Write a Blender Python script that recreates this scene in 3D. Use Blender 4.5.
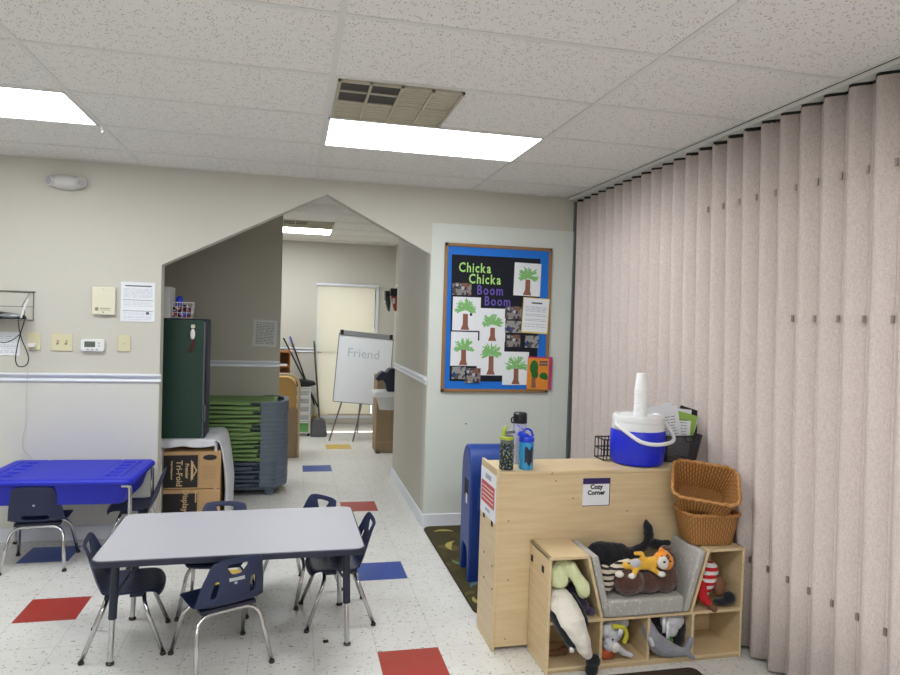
import bpy, bmesh, math, random
from math import sin, cos, pi, radians as R_
from mathutils import Vector, Matrix, Euler, noise
random.seed(7)
S = bpy.context.scene
COL = S.collection
for o in list(bpy.data.objects): bpy.data.objects.remove(o)

# ---------------------------------------------------------------- camera, world, exposure
FPX, YAW, PIT, ROLL, CH = 678.45, .228, .026, .031, 1.643
_f = Vector((sin(YAW)*cos(PIT), cos(YAW)*cos(PIT), -sin(PIT)))
_r0 = Vector((cos(YAW), -sin(YAW), 0)); _u0 = _r0.cross(_f)
_r = _r0*cos(ROLL)+_u0*sin(ROLL); _u = -_r0*sin(ROLL)+_u0*cos(ROLL)
cam = bpy.data.objects.new('camera', bpy.data.cameras.new('camera')); COL.objects.link(cam)
cam.matrix_world = Matrix(((_r.x, _u.x, -_f.x, 0), (_r.y, _u.y, -_f.y, 0), (_r.z, _u.z, -_f.z, CH), (0, 0, 0, 1)))
cam.data.sensor_width = 36; cam.data.sensor_fit = 'HORIZONTAL'; cam.data.lens = FPX/900*36
cam.data.clip_start = .02
S.camera = cam
W = bpy.data.worlds.new('world'); S.world = W; W.use_nodes = True
W.node_tree.nodes['Background'].inputs[0].default_value = (.95, .93, .85, 1)
W.node_tree.nodes['Background'].inputs[1].default_value = 1.6
S.view_settings.view_transform = 'Standard'; S.view_settings.look = 'None'
S.view_settings.gamma = 1; S.view_settings.use_curve_mapping = False
S.view_settings.exposure = 0.86
LIGHT_POWER = 8.5      # emission of the fluorescent diffusers in the class room
LIGHT_BACK = 9.0       # the same in the back room

# ---------------------------------------------------------------- materials
def lin(c):
    return tuple(((v/255)/12.92 if v/255 <= .04045 else ((v/255+.055)/1.055)**2.4) for v in c)+(1,)
MATS = {}
class NT:
    def __init__(s, m): s.t = m.node_tree; s.n = s.t.nodes; s.bsdf = s.n['Principled BSDF']
    def node(s, ty, **k):
        n = s.n.new(ty)
        for a, v in k.items(): setattr(n, a, v)
        return n
    def link(s, a, b): s.t.links.new(a, b)
    def math(s, op, a, b=None, c=None):
        n = s.n.new('ShaderNodeMath'); n.operation = op
        for i, v in enumerate((a, b, c)):
            if v is None: continue
            if isinstance(v, (int, float)): n.inputs[i].default_value = v
            else: s.link(v, n.inputs[i])
        return n.outputs[0]
    def mix(s, fac, a, b):
        n = s.n.new('ShaderNodeMix'); n.data_type = 'RGBA'
        for i, v in ((0, fac), (6, a), (7, b)):
            if isinstance(v, (int, float)): n.inputs[i].default_value = v
            elif isinstance(v, tuple): n.inputs[i].default_value = v
            else: s.link(v, n.inputs[i])
        return n.outputs[2]
    def coord(s, kind='Object'): return s.node('ShaderNodeTexCoord').outputs[kind]
    def noise(s, scale, co=None, detail=3, rough=.5):
        n = s.node('ShaderNodeTexNoise'); n.inputs['Scale'].default_value = scale
        n.inputs['Detail'].default_value = detail; n.inputs['Roughness'].default_value = rough
        s.link(co or s.coord(), n.inputs['Vector']); return n.outputs['Fac']
    def ramp(s, fac, stops):
        n = s.node('ShaderNodeValToRGB'); e = n.color_ramp.elements
        while len(e) < len(stops): e.new(.5)
        for i, (p, c) in enumerate(stops): e[i].position = p; e[i].color = c
        s.link(fac, n.inputs[0]); return n.outputs[0]
    def mapping(s, scale, co=None):
        n = s.node('ShaderNodeMapping'); n.inputs['Scale'].default_value = scale
        s.link(co or s.coord(), n.inputs['Vector']); return n.outputs[0]
    def bump(s, h, strength, dist=.002):
        n = s.node('ShaderNodeBump'); n.inputs['Strength'].default_value = strength
        n.inputs['Distance'].default_value = dist; s.link(h, n.inputs['Height'])
        s.link(n.outputs[0], s.bsdf.inputs['Normal'])

def P(name, c, rough=.5, metal=0, var=.06, vscale=6, bump=0, bscale=200, bdist=.002, trans=0, emis=0, sheen=0, alpha=1):
    """plain procedural material: base colour broken up by noise, optional bump"""
    m = bpy.data.materials.new(name); m.use_nodes = True; t = NT(m); b = t.bsdf
    base = lin(c)
    if var:
        d = tuple(v*(1-var) for v in base[:3])+(1,); u = tuple(min(1, v*(1+var)) for v in base[:3])+(1,)
        t.link(t.mix(t.noise(vscale, detail=4), d, u), b.inputs['Base Color'])
    else: b.inputs['Base Color'].default_value = base
    b.inputs['Roughness'].default_value = rough; b.inputs['Metallic'].default_value = metal
    if bump: t.bump(t.noise(bscale, detail=2), bump, bdist)
    if trans: b.inputs['Transmission Weight'].default_value = trans
    if sheen: b.inputs['Sheen Weight'].default_value = sheen
    if emis:
        b.inputs['Emission Color'].default_value = base; b.inputs['Emission Strength'].default_value = emis
    if alpha < 1: b.inputs['Alpha'].default_value = alpha
    MATS[name] = m; return m

def mat(name): return MATS[name]
# --- room
P('wall_paint', (203, 200, 189), .65, var=.03, vscale=1.3, bump=.12, bscale=260, bdist=.001)
P('wall_lower', (213, 212, 204), .6, var=.03, vscale=1.5, bump=.1, bscale=260, bdist=.001)
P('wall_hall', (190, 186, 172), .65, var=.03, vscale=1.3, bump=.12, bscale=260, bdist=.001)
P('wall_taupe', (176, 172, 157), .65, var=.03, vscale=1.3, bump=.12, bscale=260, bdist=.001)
P('panel_white', (214, 219, 212), .5, var=.03, vscale=3)
P('trim_white', (226, 229, 236), .4, var=.02)
P('baseboard_paint', (176, 173, 166), .5, var=.03)
P('grid_white', (220, 219, 215), .45, var=.03)
P('gap_shade', (25, 23, 22), .8, var=0)
def ceiling_mat():
    m = bpy.data.materials.new('ceiling_tile'); m.use_nodes = True; t = NT(m); co = t.coord()
    v = t.node('ShaderNodeTexVoronoi'); v.inputs['Scale'].default_value = 120; t.link(t.mapping((1, .55, 1), co), v.inputs['Vector'])
    n2 = t.noise(28, co, 3, .6)
    hole = t.math('MULTIPLY', t.math('LESS_THAN', v.outputs['Distance'], .30), t.math('GREATER_THAN', n2, .50))
    fine = t.noise(160, co, 3, .7)
    base = t.mix(t.ramp(fine, [(.35, (0, 0, 0, 1)), (.65, (1, 1, 1, 1))]), lin((226, 224, 220)), lin((238, 236, 232)))
    base = t.mix(t.math('MULTIPLY', hole, .6), base, lin((112, 106, 100)))
    t.link(base, t.bsdf.inputs['Base Color']); t.bsdf.inputs['Roughness'].default_value = .9
    t.bump(t.math('SUBTRACT', fine, hole), .3, .002); MATS['ceiling_tile'] = m
ceiling_mat()
FX, FY, FU = .138, 3.279, .3048
def floor_mat(name, c, chips=True):
    m = bpy.data.materials.new(name); m.use_nodes = True; t = NT(m); co = t.coord()
    sp = t.node('ShaderNodeSeparateXYZ'); t.link(co, sp.inputs[0])
    def seam(s, off):
        f = t.math('FRACT', t.math('DIVIDE', t.math('ADD', s, 50*FU-off), FU))
        return t.math('LESS_THAN', t.math('MINIMUM', f, t.math('SUBTRACT', 1, f)), .0042)
    sm = t.math('MAXIMUM', seam(sp.outputs[0], FX), seam(sp.outputs[1], FY))
    big = t.noise(1.1, co, 4, .6)
    b = lin(c); base = t.mix(big, tuple(v*.93 for v in b[:3])+(1,), tuple(min(1, v*1.04) for v in b[:3])+(1,))
    if chips:
        # elongated chips in two directions, dark and warm
        def chip(sc, stretch, thr, off):
            mp = t.node('ShaderNodeMapping'); mp.inputs['Scale'].default_value = stretch
            mp.inputs['Rotation'].default_value = (0, 0, off); mp.inputs['Location'].default_value = (off, off*2, 0)
            t.link(co, mp.inputs[0])
            return t.math('GREATER_THAN', t.noise(sc, mp.outputs[0], 1, .4), thr)
        base = t.mix(t.math('MULTIPLY', chip(34, (1, 2.2, 1), .70, .6), .75), base, lin((92, 92, 92)))
        base = t.mix(t.math('MULTIPLY', chip(30, (2.2, 1, 1), .705, 1.9), .6), base, lin((128, 112, 96)))
        base = t.mix(t.math('MULTIPLY', chip(24, (1, 1.6, 1), .66, 3.1), .3), base, lin((196, 194, 190)))
    dirt = t.ramp(t.noise(5, co, 5, .65), [(.45, (0, 0, 0, 1)), (.75, (1, 1, 1, 1))])
    base = t.mix(t.math('MULTIPLY', dirt, .12), base, lin((150, 142, 128)))
    base = t.mix(t.math('MULTIPLY', sm, .45), base, lin((120, 115, 106)))
    t.link(base, t.bsdf.inputs['Base Color'])
    t.link(t.math('MULTIPLY_ADD', big, .25, .22), t.bsdf.inputs['Roughness'])
    t.bump(t.noise(9, co, 3), .05, .004)
    MATS[name] = m
floor_mat('floor_white', (226, 224, 219)); floor_mat('tile_red', (172, 58, 46), False)
floor_mat('tile_blue', (42, 74, 156), False); floor_mat('tile_yellow', (214, 178, 68), False)
def fabric_wall():
    m = bpy.data.materials.new('partition_vinyl'); m.use_nodes = True; t = NT(m); co = t.coord()
    a = t.noise(1, t.mapping((260, 260, 60), co), 3, .6); b = t.noise(1, t.mapping((90, 90, 420), co), 2, .5)
    w = t.math('MULTIPLY_ADD', b, .45, t.math('MULTIPLY', a, .55))
    c = t.mix(t.ramp(w, [(.36, (0, 0, 0, 1)), (.62, (1, 1, 1, 1))]), lin((202, 187, 181)), lin((229, 216, 210)))
    c = t.mix(t.math('MULTIPLY', t.noise(1.6, co, 3), .12), c, lin((204, 186, 178)))
    t.link(c, t.bsdf.inputs['Base Color']); t.bsdf.inputs['Roughness'].default_value = .75
    t.bump(w, .25, .0015); MATS['partition_vinyl'] = m
fabric_wall()
# --- shared
P('navy_plastic', (28, 38, 76), .42, var=.08, vscale=20, bump=.15, bscale=500, bdist=.0006)
P('navy_dark', (30, 34, 54), .5, var=.05)
P('chrome', (200, 200, 202), .16, 1, var=.05, vscale=30)
P('glide', (70, 64, 60), .35, .7, var=.1)
P('clip_tan', (158, 144, 136), .5, .3, var=.1)
P('rivet', (170, 190, 205), .3, .6, var=0)
P('label_grey', (178, 182, 186), .5, var=.05)
P('laminate', (178, 177, 184), .45, var=.025, vscale=2.2, bump=.05, bscale=700, bdist=.0004)
P('blue_plastic', (26, 38, 190), .5, var=.05, vscale=4)
P('paper', (232, 234, 238), .7, var=.02)
P('paper_grey', (196, 196, 192), .7, var=.04)
P('paper_cream', (232, 228, 205), .7, var=.03)
P('ink', (82, 84, 92), .7, var=0)
P('ink_dark', (25, 25, 28), .7, var=0)
P('ink_light', (168, 172, 186), .7, var=0)
P('ivory', (214, 207, 172), .45, var=.03)
P('ivory_dark', (150, 140, 104), .5, var=0)
P('cream_plate', (226, 222, 200), .5, var=.02)
P('white_plastic', (228, 228, 228), .35, var=.02)
P('offwhite_plastic', (206, 204, 202), .4, var=.02)
P('lens_grey', (176, 176, 180), .2, var=.1, vscale=60)
P('lcd', (92, 100, 92), .3, var=0)
P('black_plastic', (24, 24, 27), .35, var=.1)
P('black_matte', (18, 18, 22), .7, var=.1)
P('silver_plastic', (150, 152, 156), .35, .4, var=.05)
P('wire_grey', (120, 118, 114), .35, .8, var=.05)
P('cable_white', (190, 186, 178), .5, var=0)
P('locker_green', (16, 54, 42), .42, var=.08, vscale=3, bump=.1, bscale=300)
P('metal_grey', (120, 122, 124), .4, .6, var=.05)
P('red_cord', (120, 24, 34), .6, var=.1)
P('basket_white', (225, 222, 220), .4, var=0)
P('cloth_white', (216, 217, 222), .6, var=.04, bump=.15, bscale=40, bdist=.004)
P('kraft', (186, 150, 106), .8, var=.06, vscale=14)
P('kraft_plain', (150, 128, 102), .8, var=.07, vscale=10)
P('box_black', (34, 31, 32), .6, var=.1)
P('box_print', (206, 176, 134), .7, var=0)
P('cot_green', (112, 142, 84), .75, var=.14, vscale=9, bump=.2, bscale=60)
P('cot_grey', (92, 102, 116), .5, var=.08, vscale=8)
P('cot_sheet_dark', (70, 79, 96), .6, var=.08)
P('cot_rail', (30, 38, 56), .45, var=.05)
P('frame_brown', (148, 112, 74), .55, var=.12, vscale=20)
P('board_blue', (10, 112, 212), .6, var=.04)
P('board_black', (14, 18, 32), .85, var=.1)
P('letter_lime', (176, 226, 128), .7, var=.03)
P('letter_purple', (104, 84, 176), .7, var=.03)
P('trunk_brown', (142, 92, 74), .8, var=.08, vscale=40)
P('leaf_green', (132, 188, 116), .8, var=.3, vscale=90)
P('leaf_dark', (40, 104, 40), .8, var=.2, vscale=60)
P('cover_orange', (226, 140, 46), .6, var=.1, vscale=20)
P('cover_magenta', (180, 60, 110), .6, var=.05)
P('cover_yellow', (228, 206, 120), .6, var=.05)
P('mail_blue', (24, 60, 138), .4, var=.06, vscale=5)
P('purple_strip', (46, 30, 92), .6, var=.05)
P('notice_red', (196, 86, 96), .6, var=.1, vscale=60)
P('cooler_blue', (22, 40, 208), .35, var=.05)
P('cup_white', (240, 240, 240), .6, var=.02)
P('bottle_lime', (172, 188, 62), .4, var=.05)
P('bottle_grey', (96, 98, 104), .45, var=.05)
P('bottle_blue', (66, 176, 232), .2, var=.15, vscale=40, trans=.35)
P('lid_blue', (26, 62, 205), .35, var=.05)
P('bottle_clear', (206, 206, 238), .15, var=.25, vscale=50, trans=.3)
P('pattern_purple', (66, 54, 150), .5, var=.2)
P('file_green', (150, 186, 84), .5, var=.05)
P('plush_black', (16, 18, 26), .95, var=.2, vscale=40, bump=.5, bscale=350, sheen=.3)
P('plush_brown', (82, 50, 38), .95, var=.2, vscale=40, bump=.8, bscale=260, bdist=.004, sheen=.4)
P('plush_orange', (240, 150, 40), .9, var=.15, vscale=50, bump=.5, bscale=350, sheen=.3)
P('plush_yellow', (232, 178, 56), .9, var=.12, vscale=50, bump=.5, bscale=350, sheen=.3)
P('plush_white', (222, 218, 212), .95, var=.06, vscale=30, bump=.6, bscale=300, sheen=.3)
P('plush_cream', (234, 228, 216), .95, var=.06, vscale=30, bump=.6, bscale=300, sheen=.3)
P('plush_pale', (216, 222, 174), .95, var=.12, vscale=22, bump=.7, bscale=260, sheen=.3)
P('plush_grey', (142, 142, 150), .95, var=.1, vscale=25, bump=.5, bscale=300, sheen=.3)
P('plush_light', (196, 196, 202), .95, var=.08, vscale=25, bump=.6, bscale=300, sheen=.3)
P('plush_purple', (58, 46, 72), .95, var=.2, vscale=30, bump=.5, bscale=300, sheen=.3)
P('plush_green', (70, 130, 48), .9, var=.1, bump=.5, bscale=300)
P('plush_lime', (196, 190, 60), .9, var=.1, bump=.5, bscale=300)
P('plush_blue', (36, 84, 170), .9, var=.1, bump=.5, bscale=300)
P('plush_rust', (190, 92, 50), .9, var=.15, bump=.5, bscale=300)
P('plush_tan', (120, 82, 58), .9, var=.15, bump=.5, bscale=300)
P('plush_red', (190, 24, 34), .9, var=.1, bump=.5, bscale=300)
P('tan_board', (190, 148, 84), .6, var=.1, vscale=12)
P('tan_rim', (202, 182, 148), .6, var=.06)
P('wood_orange', (150, 92, 48), .6, var=.15, vscale=14)
P('broom_purple', (84, 74, 160), .5, var=0)
P('brush_yellow', (176, 152, 70), .9, var=.2, vscale=50)
P('dustpan_grey', (92, 94, 98), .5, var=.05)
P('drawer_clear', (186, 190, 194), .3, var=.08, vscale=20)
P('drawer_green', (112, 176, 100), .6, var=.3, vscale=40)
P('whiteboard', (236, 239, 245), .3, var=.02)
P('marker_faint', (196, 200, 210), .5, var=0)
P('red_box', (170, 26, 34), .45, var=.05)
P('blind_fabric', (242, 236, 218), .8, var=.03, vscale=4)
_b = MATS['blind_fabric'].node_tree.nodes['Principled BSDF']; _b.inputs['Transmission Weight'].default_value = 0
_b.inputs['Subsurface Weight'].default_value = 0
_t = NT(MATS['blind_fabric']); _tr = _t.node('ShaderNodeBsdfTranslucent'); _tr.inputs[0].default_value = lin((244, 238, 220))
_mx = _t.node('ShaderNodeMixShader'); _mx.inputs[0].default_value = .35
_out = [n for n in _t.n if n.type == 'OUTPUT_MATERIAL'][0]
_t.link(_b.outputs[0], _mx.inputs[1]); _t.link(_tr.outputs[0], _mx.inputs[2]); _t.link(_mx.outputs[0], _out.inputs[0])
P('glass', (235, 240, 240), .03, var=0, trans=1)
P('vent_beige', (184, 178, 158), .5, var=.03)
P('vent_dark', (62, 58, 54), .7, var=.3, vscale=200)
P('rug_edge', (52, 46, 26), .95, var=.2, vscale=60)
P('rug_brown', (58, 46, 34), .95, var=.25, vscale=50, bump=.6, bscale=300)

def wood_mat(name, c1, c2, stretch=(3, 3, 40), spots=True):
    m = bpy.data.materials.new(name); m.use_nodes = True; t = NT(m); co = t.coord()
    g = t.noise(1, t.mapping(stretch, co), 4, .55)
    c = t.mix(t.ramp(g, [(.3, (0, 0, 0, 1)), (.7, (1, 1, 1, 1))]), lin(c1), lin(c2))
    if spots:
        s = t.math('LESS_THAN', t.noise(1, t.mapping((22, 22, 40), co), 1), .2)
        c = t.mix(t.math('MULTIPLY', s, .5), c, lin((120, 90, 60)))
    t.link(c, t.bsdf.inputs['Base Color']); t.bsdf.inputs['Roughness'].default_value = .38
    MATS[name] = m
wood_mat('birch', (208, 182, 140), (221, 199, 160))
wood_mat('birch_edge', (190, 156, 108), (206, 174, 126), (30, 30, 3), False)

def cushion_mat():
    m = bpy.data.materials.new('cushion_vinyl'); m.use_nodes = True; t = NT(m); co = t.coord()
    v = t.node('ShaderNodeTexVoronoi'); v.inputs['Scale'].default_value = 62; t.link(t.mapping((1.6, 1.6, .6), co), v.inputs['Vector'])
    d = t.math('MULTIPLY', t.math('LESS_THAN', v.outputs['Distance'], .26), t.math('GREATER_THAN', t.noise(60, co, 1), .46))
    c = t.mix(t.noise(14, co, 3), lin((166, 163, 158)), lin((184, 181, 175)))
    c = t.mix(t.math('MULTIPLY', d, .75), c, lin((222, 224, 222)))
    t.link(c, t.bsdf.inputs['Base Color']); t.bsdf.inputs['Roughness'].default_value = .55
    t.bump(t.noise(30, co, 2), .2, .004); MATS['cushion_vinyl'] = m
cushion_mat()
def stripe_mat(name, c1, c2, period, axis, width=.5, wob=.25):
    m = bpy.data.materials.new(name); m.use_nodes = True; t = NT(m); co = t.coord()
    sp = t.node('ShaderNodeSeparateXYZ'); t.link(co, sp.inputs[0])
    a = t.math('DIVIDE', sp.outputs[axis], period)
    a = t.math('ADD', a, t.math('MULTIPLY', t.noise(12, co, 1), wob))
    f = t.math('LESS_THAN', t.math('FRACT', t.math('ADD', a, 20)), width)
    t.link(t.mix(f, lin(c1), lin(c2)), t.bsdf.inputs['Base Color']); t.bsdf.inputs['Roughness'].default_value = .9
    t.bump(t.noise(300, co, 2), .4); MATS[name] = m
stripe_mat('plush_zebra', (205, 192, 172), (48, 38, 40), .026, 2, .42, .6)
stripe_mat('plush_stripe_red', (226, 222, 220), (190, 28, 38), .036, 2, .5, .2)
def camo(name, base, cs, scale):
    m = bpy.data.materials.new(name); m.use_nodes = True; t = NT(m); co = t.coord(); c = lin(base)
    for i, (k, thr) in enumerate(cs):
        mp = t.node('ShaderNodeMapping'); mp.inputs['Location'].default_value = (3.1*i, 1.7*i, 0); t.link(co, mp.inputs[0])
        n = t.noise(scale, mp.outputs[0], 1, .3)
        c = t.mix(t.math('GREATER_THAN', n, thr), c, lin(k))
    t.link(c, t.bsdf.inputs['Base Color']); t.bsdf.inputs['Roughness'].default_value = .95
    t.bump(t.noise(400, co, 2), .5); MATS[name] = m
camo('rug_pattern', (62, 54, 24), [((72, 64, 28), .56), ((88, 80, 38), .68)], 6)
camo('bottle_speckle', (40, 44, 54), [((140, 160, 90), .62), ((180, 186, 182), .68), ((66, 84, 124), .66)], 130)
camo('photo_a', (78, 74, 78), [((140, 134, 130), .5), ((50, 52, 84), .6), ((130, 90, 70), .64), ((180, 176, 172), .64)], 26)
camo('photo_b', (150, 150, 148), [((80, 80, 86), .56), ((50, 64, 120), .63), ((120, 86, 70), .63)], 24)
camo('misc_colours', (40, 40, 50), [((190, 60, 60), .56), ((60, 90, 190), .6), ((210, 200, 190), .62)], 45)
P('rug_yellow', (170, 158, 84), .95, var=.12, vscale=30, bump=.4, bscale=300)
P('rug_green', (96, 128, 72), .95, var=.12, vscale=30, bump=.4, bscale=300)
P('rug_teal', (74, 100, 116), .95, var=.12, vscale=30, bump=.4, bscale=300)
def wicker_mat():
    m = bpy.data.materials.new('wicker'); m.use_nodes = True; t = NT(m); uv = t.coord('UV')
    sp = t.node('ShaderNodeSeparateXYZ'); t.link(uv, sp.inputs[0])
    U = t.math('MULTIPLY', sp.outputs[0], 2*pi*32); V = t.math('MULTIPLY', sp.outputs[1], 2*pi*5)
    su = t.math('SINE', U); h = t.math('MULTIPLY', su, t.math('SINE', V))
    rib = t.math('ABSOLUTE', su)
    h2 = t.math('ADD', t.math('MULTIPLY', h, .35), rib)
    n = t.noise(60, None, 3)
    c = t.mix(t.ramp(h2, [(.1, (0, 0, 0, 1)), (.95, (1, 1, 1, 1))]), lin((96, 56, 22)), lin((190, 136, 76)))
    c = t.mix(t.math('MULTIPLY', n, .3), c, lin((160, 112, 58)))
    t.link(c, t.bsdf.inputs['Base Color']); t.bsdf.inputs['Roughness'].default_value = .6
    t.bump(h2, .7, .004); MATS['wicker'] = m
wicker_mat()
P('wicker_rim', (184, 130, 72), .6, var=.25, vscale=120, bump=.8, bscale=160, bdist=.004)
def mesh_mat():      # perforated black steel mesh
    m = bpy.data.materials.new('black_mesh'); m.use_nodes = True; t = NT(m); co = t.coord()
    sp = t.node('ShaderNodeSeparateXYZ'); t.link(co, sp.inputs[0])
    a = t.math('SINE', t.math('MULTIPLY', t.math('ADD', sp.outputs[0], sp.outputs[1]), 1400)); b = t.math('SINE', t.math('MULTIPLY', sp.outputs[2], 1400))
    al = t.math('LESS_THAN', t.math('MULTIPLY', a, b), .25)
    t.bsdf.inputs['Base Color'].default_value = lin((60, 60, 66)); t.bsdf.inputs['Roughness'].default_value = .4
    t.link(t.math('MAXIMUM', al, .35), t.bsdf.inputs['Alpha']); MATS['black_mesh'] = m
mesh_mat()
def light_mat(name, power):
    m = bpy.data.materials.new(name); m.use_nodes = True; t = NT(m)
    t.bsdf.inputs['Base Color'].default_value = (.8, .8, .8, 1)
    t.bsdf.inputs['Emission Color'].default_value = (.93, .972, 1.0, 1); t.bsdf.inputs['Emission Strength'].default_value = power
    MATS[name] = m
light_mat('light_front', LIGHT_POWER); light_mat('light_back', LIGHT_BACK)

# ---------------------------------------------------------------- mesh helpers
class MB:
    def __init__(s): s.v = []; s.f = []; s.mi = []; s.M = None; s.uv = {}
    def add(s, vs, fs, mi=0, M=None):
        b = len(s.v)
        for v in vs:
            v = Vector(v)
            if M is not None: v = M @ v
            if s.M is not None: v = s.M @ v
            s.v.append(v)
        for f in fs: s.f.append(tuple(b+i for i in f)); s.mi.append(mi)
        return b
    def box(s, x0, x1, y0, y1, z0, z1, mi=0, M=None):
        vs = [(x, y, z) for z in (z0, z1) for y in (y0, y1) for x in (x0, x1)]
        s.add(vs, [(0, 2, 3, 1), (4, 5, 7, 6), (0, 1, 5, 4), (2, 6, 7, 3), (0, 4, 6, 2), (1, 3, 7, 5)], mi, M); return s
    def prism(s, poly, a, b, plane='xy', mi=0, M=None):
        """polygon extruded along the third axis"""
        def p(u, v, w): return {'xy': (u, v, w), 'xz': (u, w, v), 'yz': (w, u, v)}[plane]
        n = len(poly); vs = [p(u, v, a) for u, v in poly]+[p(u, v, b) for u, v in poly]
        fs = [tuple(range(n))[::-1], tuple(range(n, 2*n))]+[(i, (i+1) % n, n+(i+1) % n, n+i) for i in range(n)]
        s.add(vs, fs, mi, M); return s
    def tube(s, pts, r, seg=8, closed=False, mi=0, M=None, cap=True):
        pts = [Vector(p) for p in pts]; n = len(pts); rs = r if isinstance(r, (list, tuple)) else [r]*n
        vs = []; up = None
        for i, p in enumerate(pts):
            if closed: d = pts[(i+1) % n]-pts[i-1]
            else: d = pts[min(i+1, n-1)]-pts[max(i-1, 0)]
            d.normalize()
            if up is None: up = Vector((0, 0, 1)) if abs(d.z) < .9 else Vector((1, 0, 0))
            a = d.cross(up)
            if a.length < 1e-5: a = d.cross(Vector((0, 1, 0)))
            a.normalize(); b = a.cross(d).normalized(); up = b
            for k in range(seg):
                t = 2*pi*k/seg; vs.append(p+(a*cos(t)+b*sin(t))*rs[i])
        fs = []
        for i in range(n if closed else n-1):
            j = (i+1) % n
            for k in range(seg): fs.append((i*seg+k, i*seg+(k+1) % seg, j*seg+(k+1) % seg, j*seg+k))
        if not closed and cap: fs += [tuple(range(seg))[::-1], tuple((n-1)*seg+k for k in range(seg))]
        s.add(vs, fs, mi, M); return s
    def lathe(s, prof, seg=24, c=(0, 0, 0), mi=0, M=None, sx=1, sy=1):
        vs = []; n = len(prof)
        for r, z in prof:
            for k in range(seg):
                t = 2*pi*k/seg; vs.append((c[0]+r*cos(t)*sx, c[1]+r*sin(t)*sy, c[2]+z))
        fs = [(i*seg+k, i*seg+(k+1) % seg, (i+1)*seg+(k+1) % seg, (i+1)*seg+k) for i in range(n-1) for k in range(seg)]
        if prof[0][0] > 1e-6: fs.append(tuple(range(seg))[::-1])
        if prof[-1][0] > 1e-6: fs.append(tuple((n-1)*seg+k for k in range(seg)))
        s.add(vs, fs, mi, M); return s
    def ell(s, c, r, seg=14, rot=None, mi=0):
        if isinstance(r, (int, float)): r = (r, r, r)
        M = Matrix.Translation(c)
        if rot: M = M @ Euler([R_(a) for a in rot]).to_matrix().to_4x4()
        h = seg//2; vs = [(0, 0, -r[2])]
        for i in range(1, h):
            ph = -pi/2+pi*i/h
            for k in range(seg): t = 2*pi*k/seg; vs.append((r[0]*cos(ph)*cos(t), r[1]*cos(ph)*sin(t), r[2]*sin(ph)))
        vs.append((0, 0, r[2])); fs = [(0, 1+(k+1) % seg, 1+k) for k in range(seg)]
        for i in range(h-2):
            for k in range(seg): a = 1+i*seg; fs.append((a+k, a+(k+1) % seg, a+seg+(k+1) % seg, a+seg+k))
        a = 1+(h-2)*seg; fs += [(a+k, a+(k+1) % seg, len(vs)-1) for k in range(seg)]
        s.add(vs, fs, mi, M); return s
    def chain(s, pr, step=.35, mi=0):
        """overlapping balls along a polyline of (point, radius): soft limbs, merged later by the remesh"""
        for (p, r), (q, t) in zip(pr, pr[1:]):
            p = Vector(p); q = Vector(q); n = max(1, int((q-p).length/(max(.004, min(r, t))*step)))
            for i in range(n+1): k = i/n; s.ell(p.lerp(q, k), r+(t-r)*k, 10, mi=mi)
        return s
    def surf(s, fn, nu, nv, mi=0, closed_u=False, uv=False):
        vs = [fn(i/nu, j/nv) for j in range(nv+1) for i in range(nu if closed_u else nu+1)]
        w = nu if closed_u else nu+1
        b0 = len(s.f)
        fs = [(j*w+i, j*w+(i+1) % w, (j+1)*w+(i+1) % w, (j+1)*w+i) for j in range(nv) for i in range(nu)]
        s.add(vs, fs, mi)
        if uv:
            for j in range(nv):
                for i in range(nu): s.uv[b0+j*nu+i] = [(i/nu, j/nv), ((i+1)/nu, j/nv), ((i+1)/nu, (j+1)/nv), (i/nu, (j+1)/nv)]
        return s

def rrect(x0, x1, y0, y1, r, n=5):
    out = []
    for cx, cy, a in ((x1-r, y1-r, 0), (x0+r, y1-r, 90), (x0+r, y0+r, 180), (x1-r, y0+r, 270)):
        for k in range(n+1):
            t = R_(a+90*k/n); out.append((cx+r*cos(t), cy+r*sin(t)))
    return out
def smooth_path(pts, n=6):
    """Catmull-Rom through the points"""
    P_ = [Vector(p) for p in pts]; P_ = [P_[0]*2-P_[1]]+P_+[P_[-1]*2-P_[-2]]; out = []
    for i in range(1, len(P_)-2):
        a, b, c, d = P_[i-1:i+3]
        for k in range(n):
            t = k/n; out.append(.5*((2*b)+(c-a)*t+(2*a-5*b+4*c-d)*t*t+(3*b-a-3*c+d)*t**3))
    return out+[P_[-2]]
def bend(pts, r, n=5):
    """polyline with rounded corners of radius r"""
    pts = [Vector(p) for p in pts]; out = [pts[0]]
    for a, b, c in zip(pts, pts[1:], pts[2:]):
        u = (a-b); v = (c-b); d = min(r, u.length*.49, v.length*.49); u.normalize(); v.normalize()
        p, q = b+u*d, b+v*d
        for k in range(n+1): t = k/n; out.append(p*(1-t)**2+b*2*t*(1-t)+q*t*t)
    return out+[pts[-1]]

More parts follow.
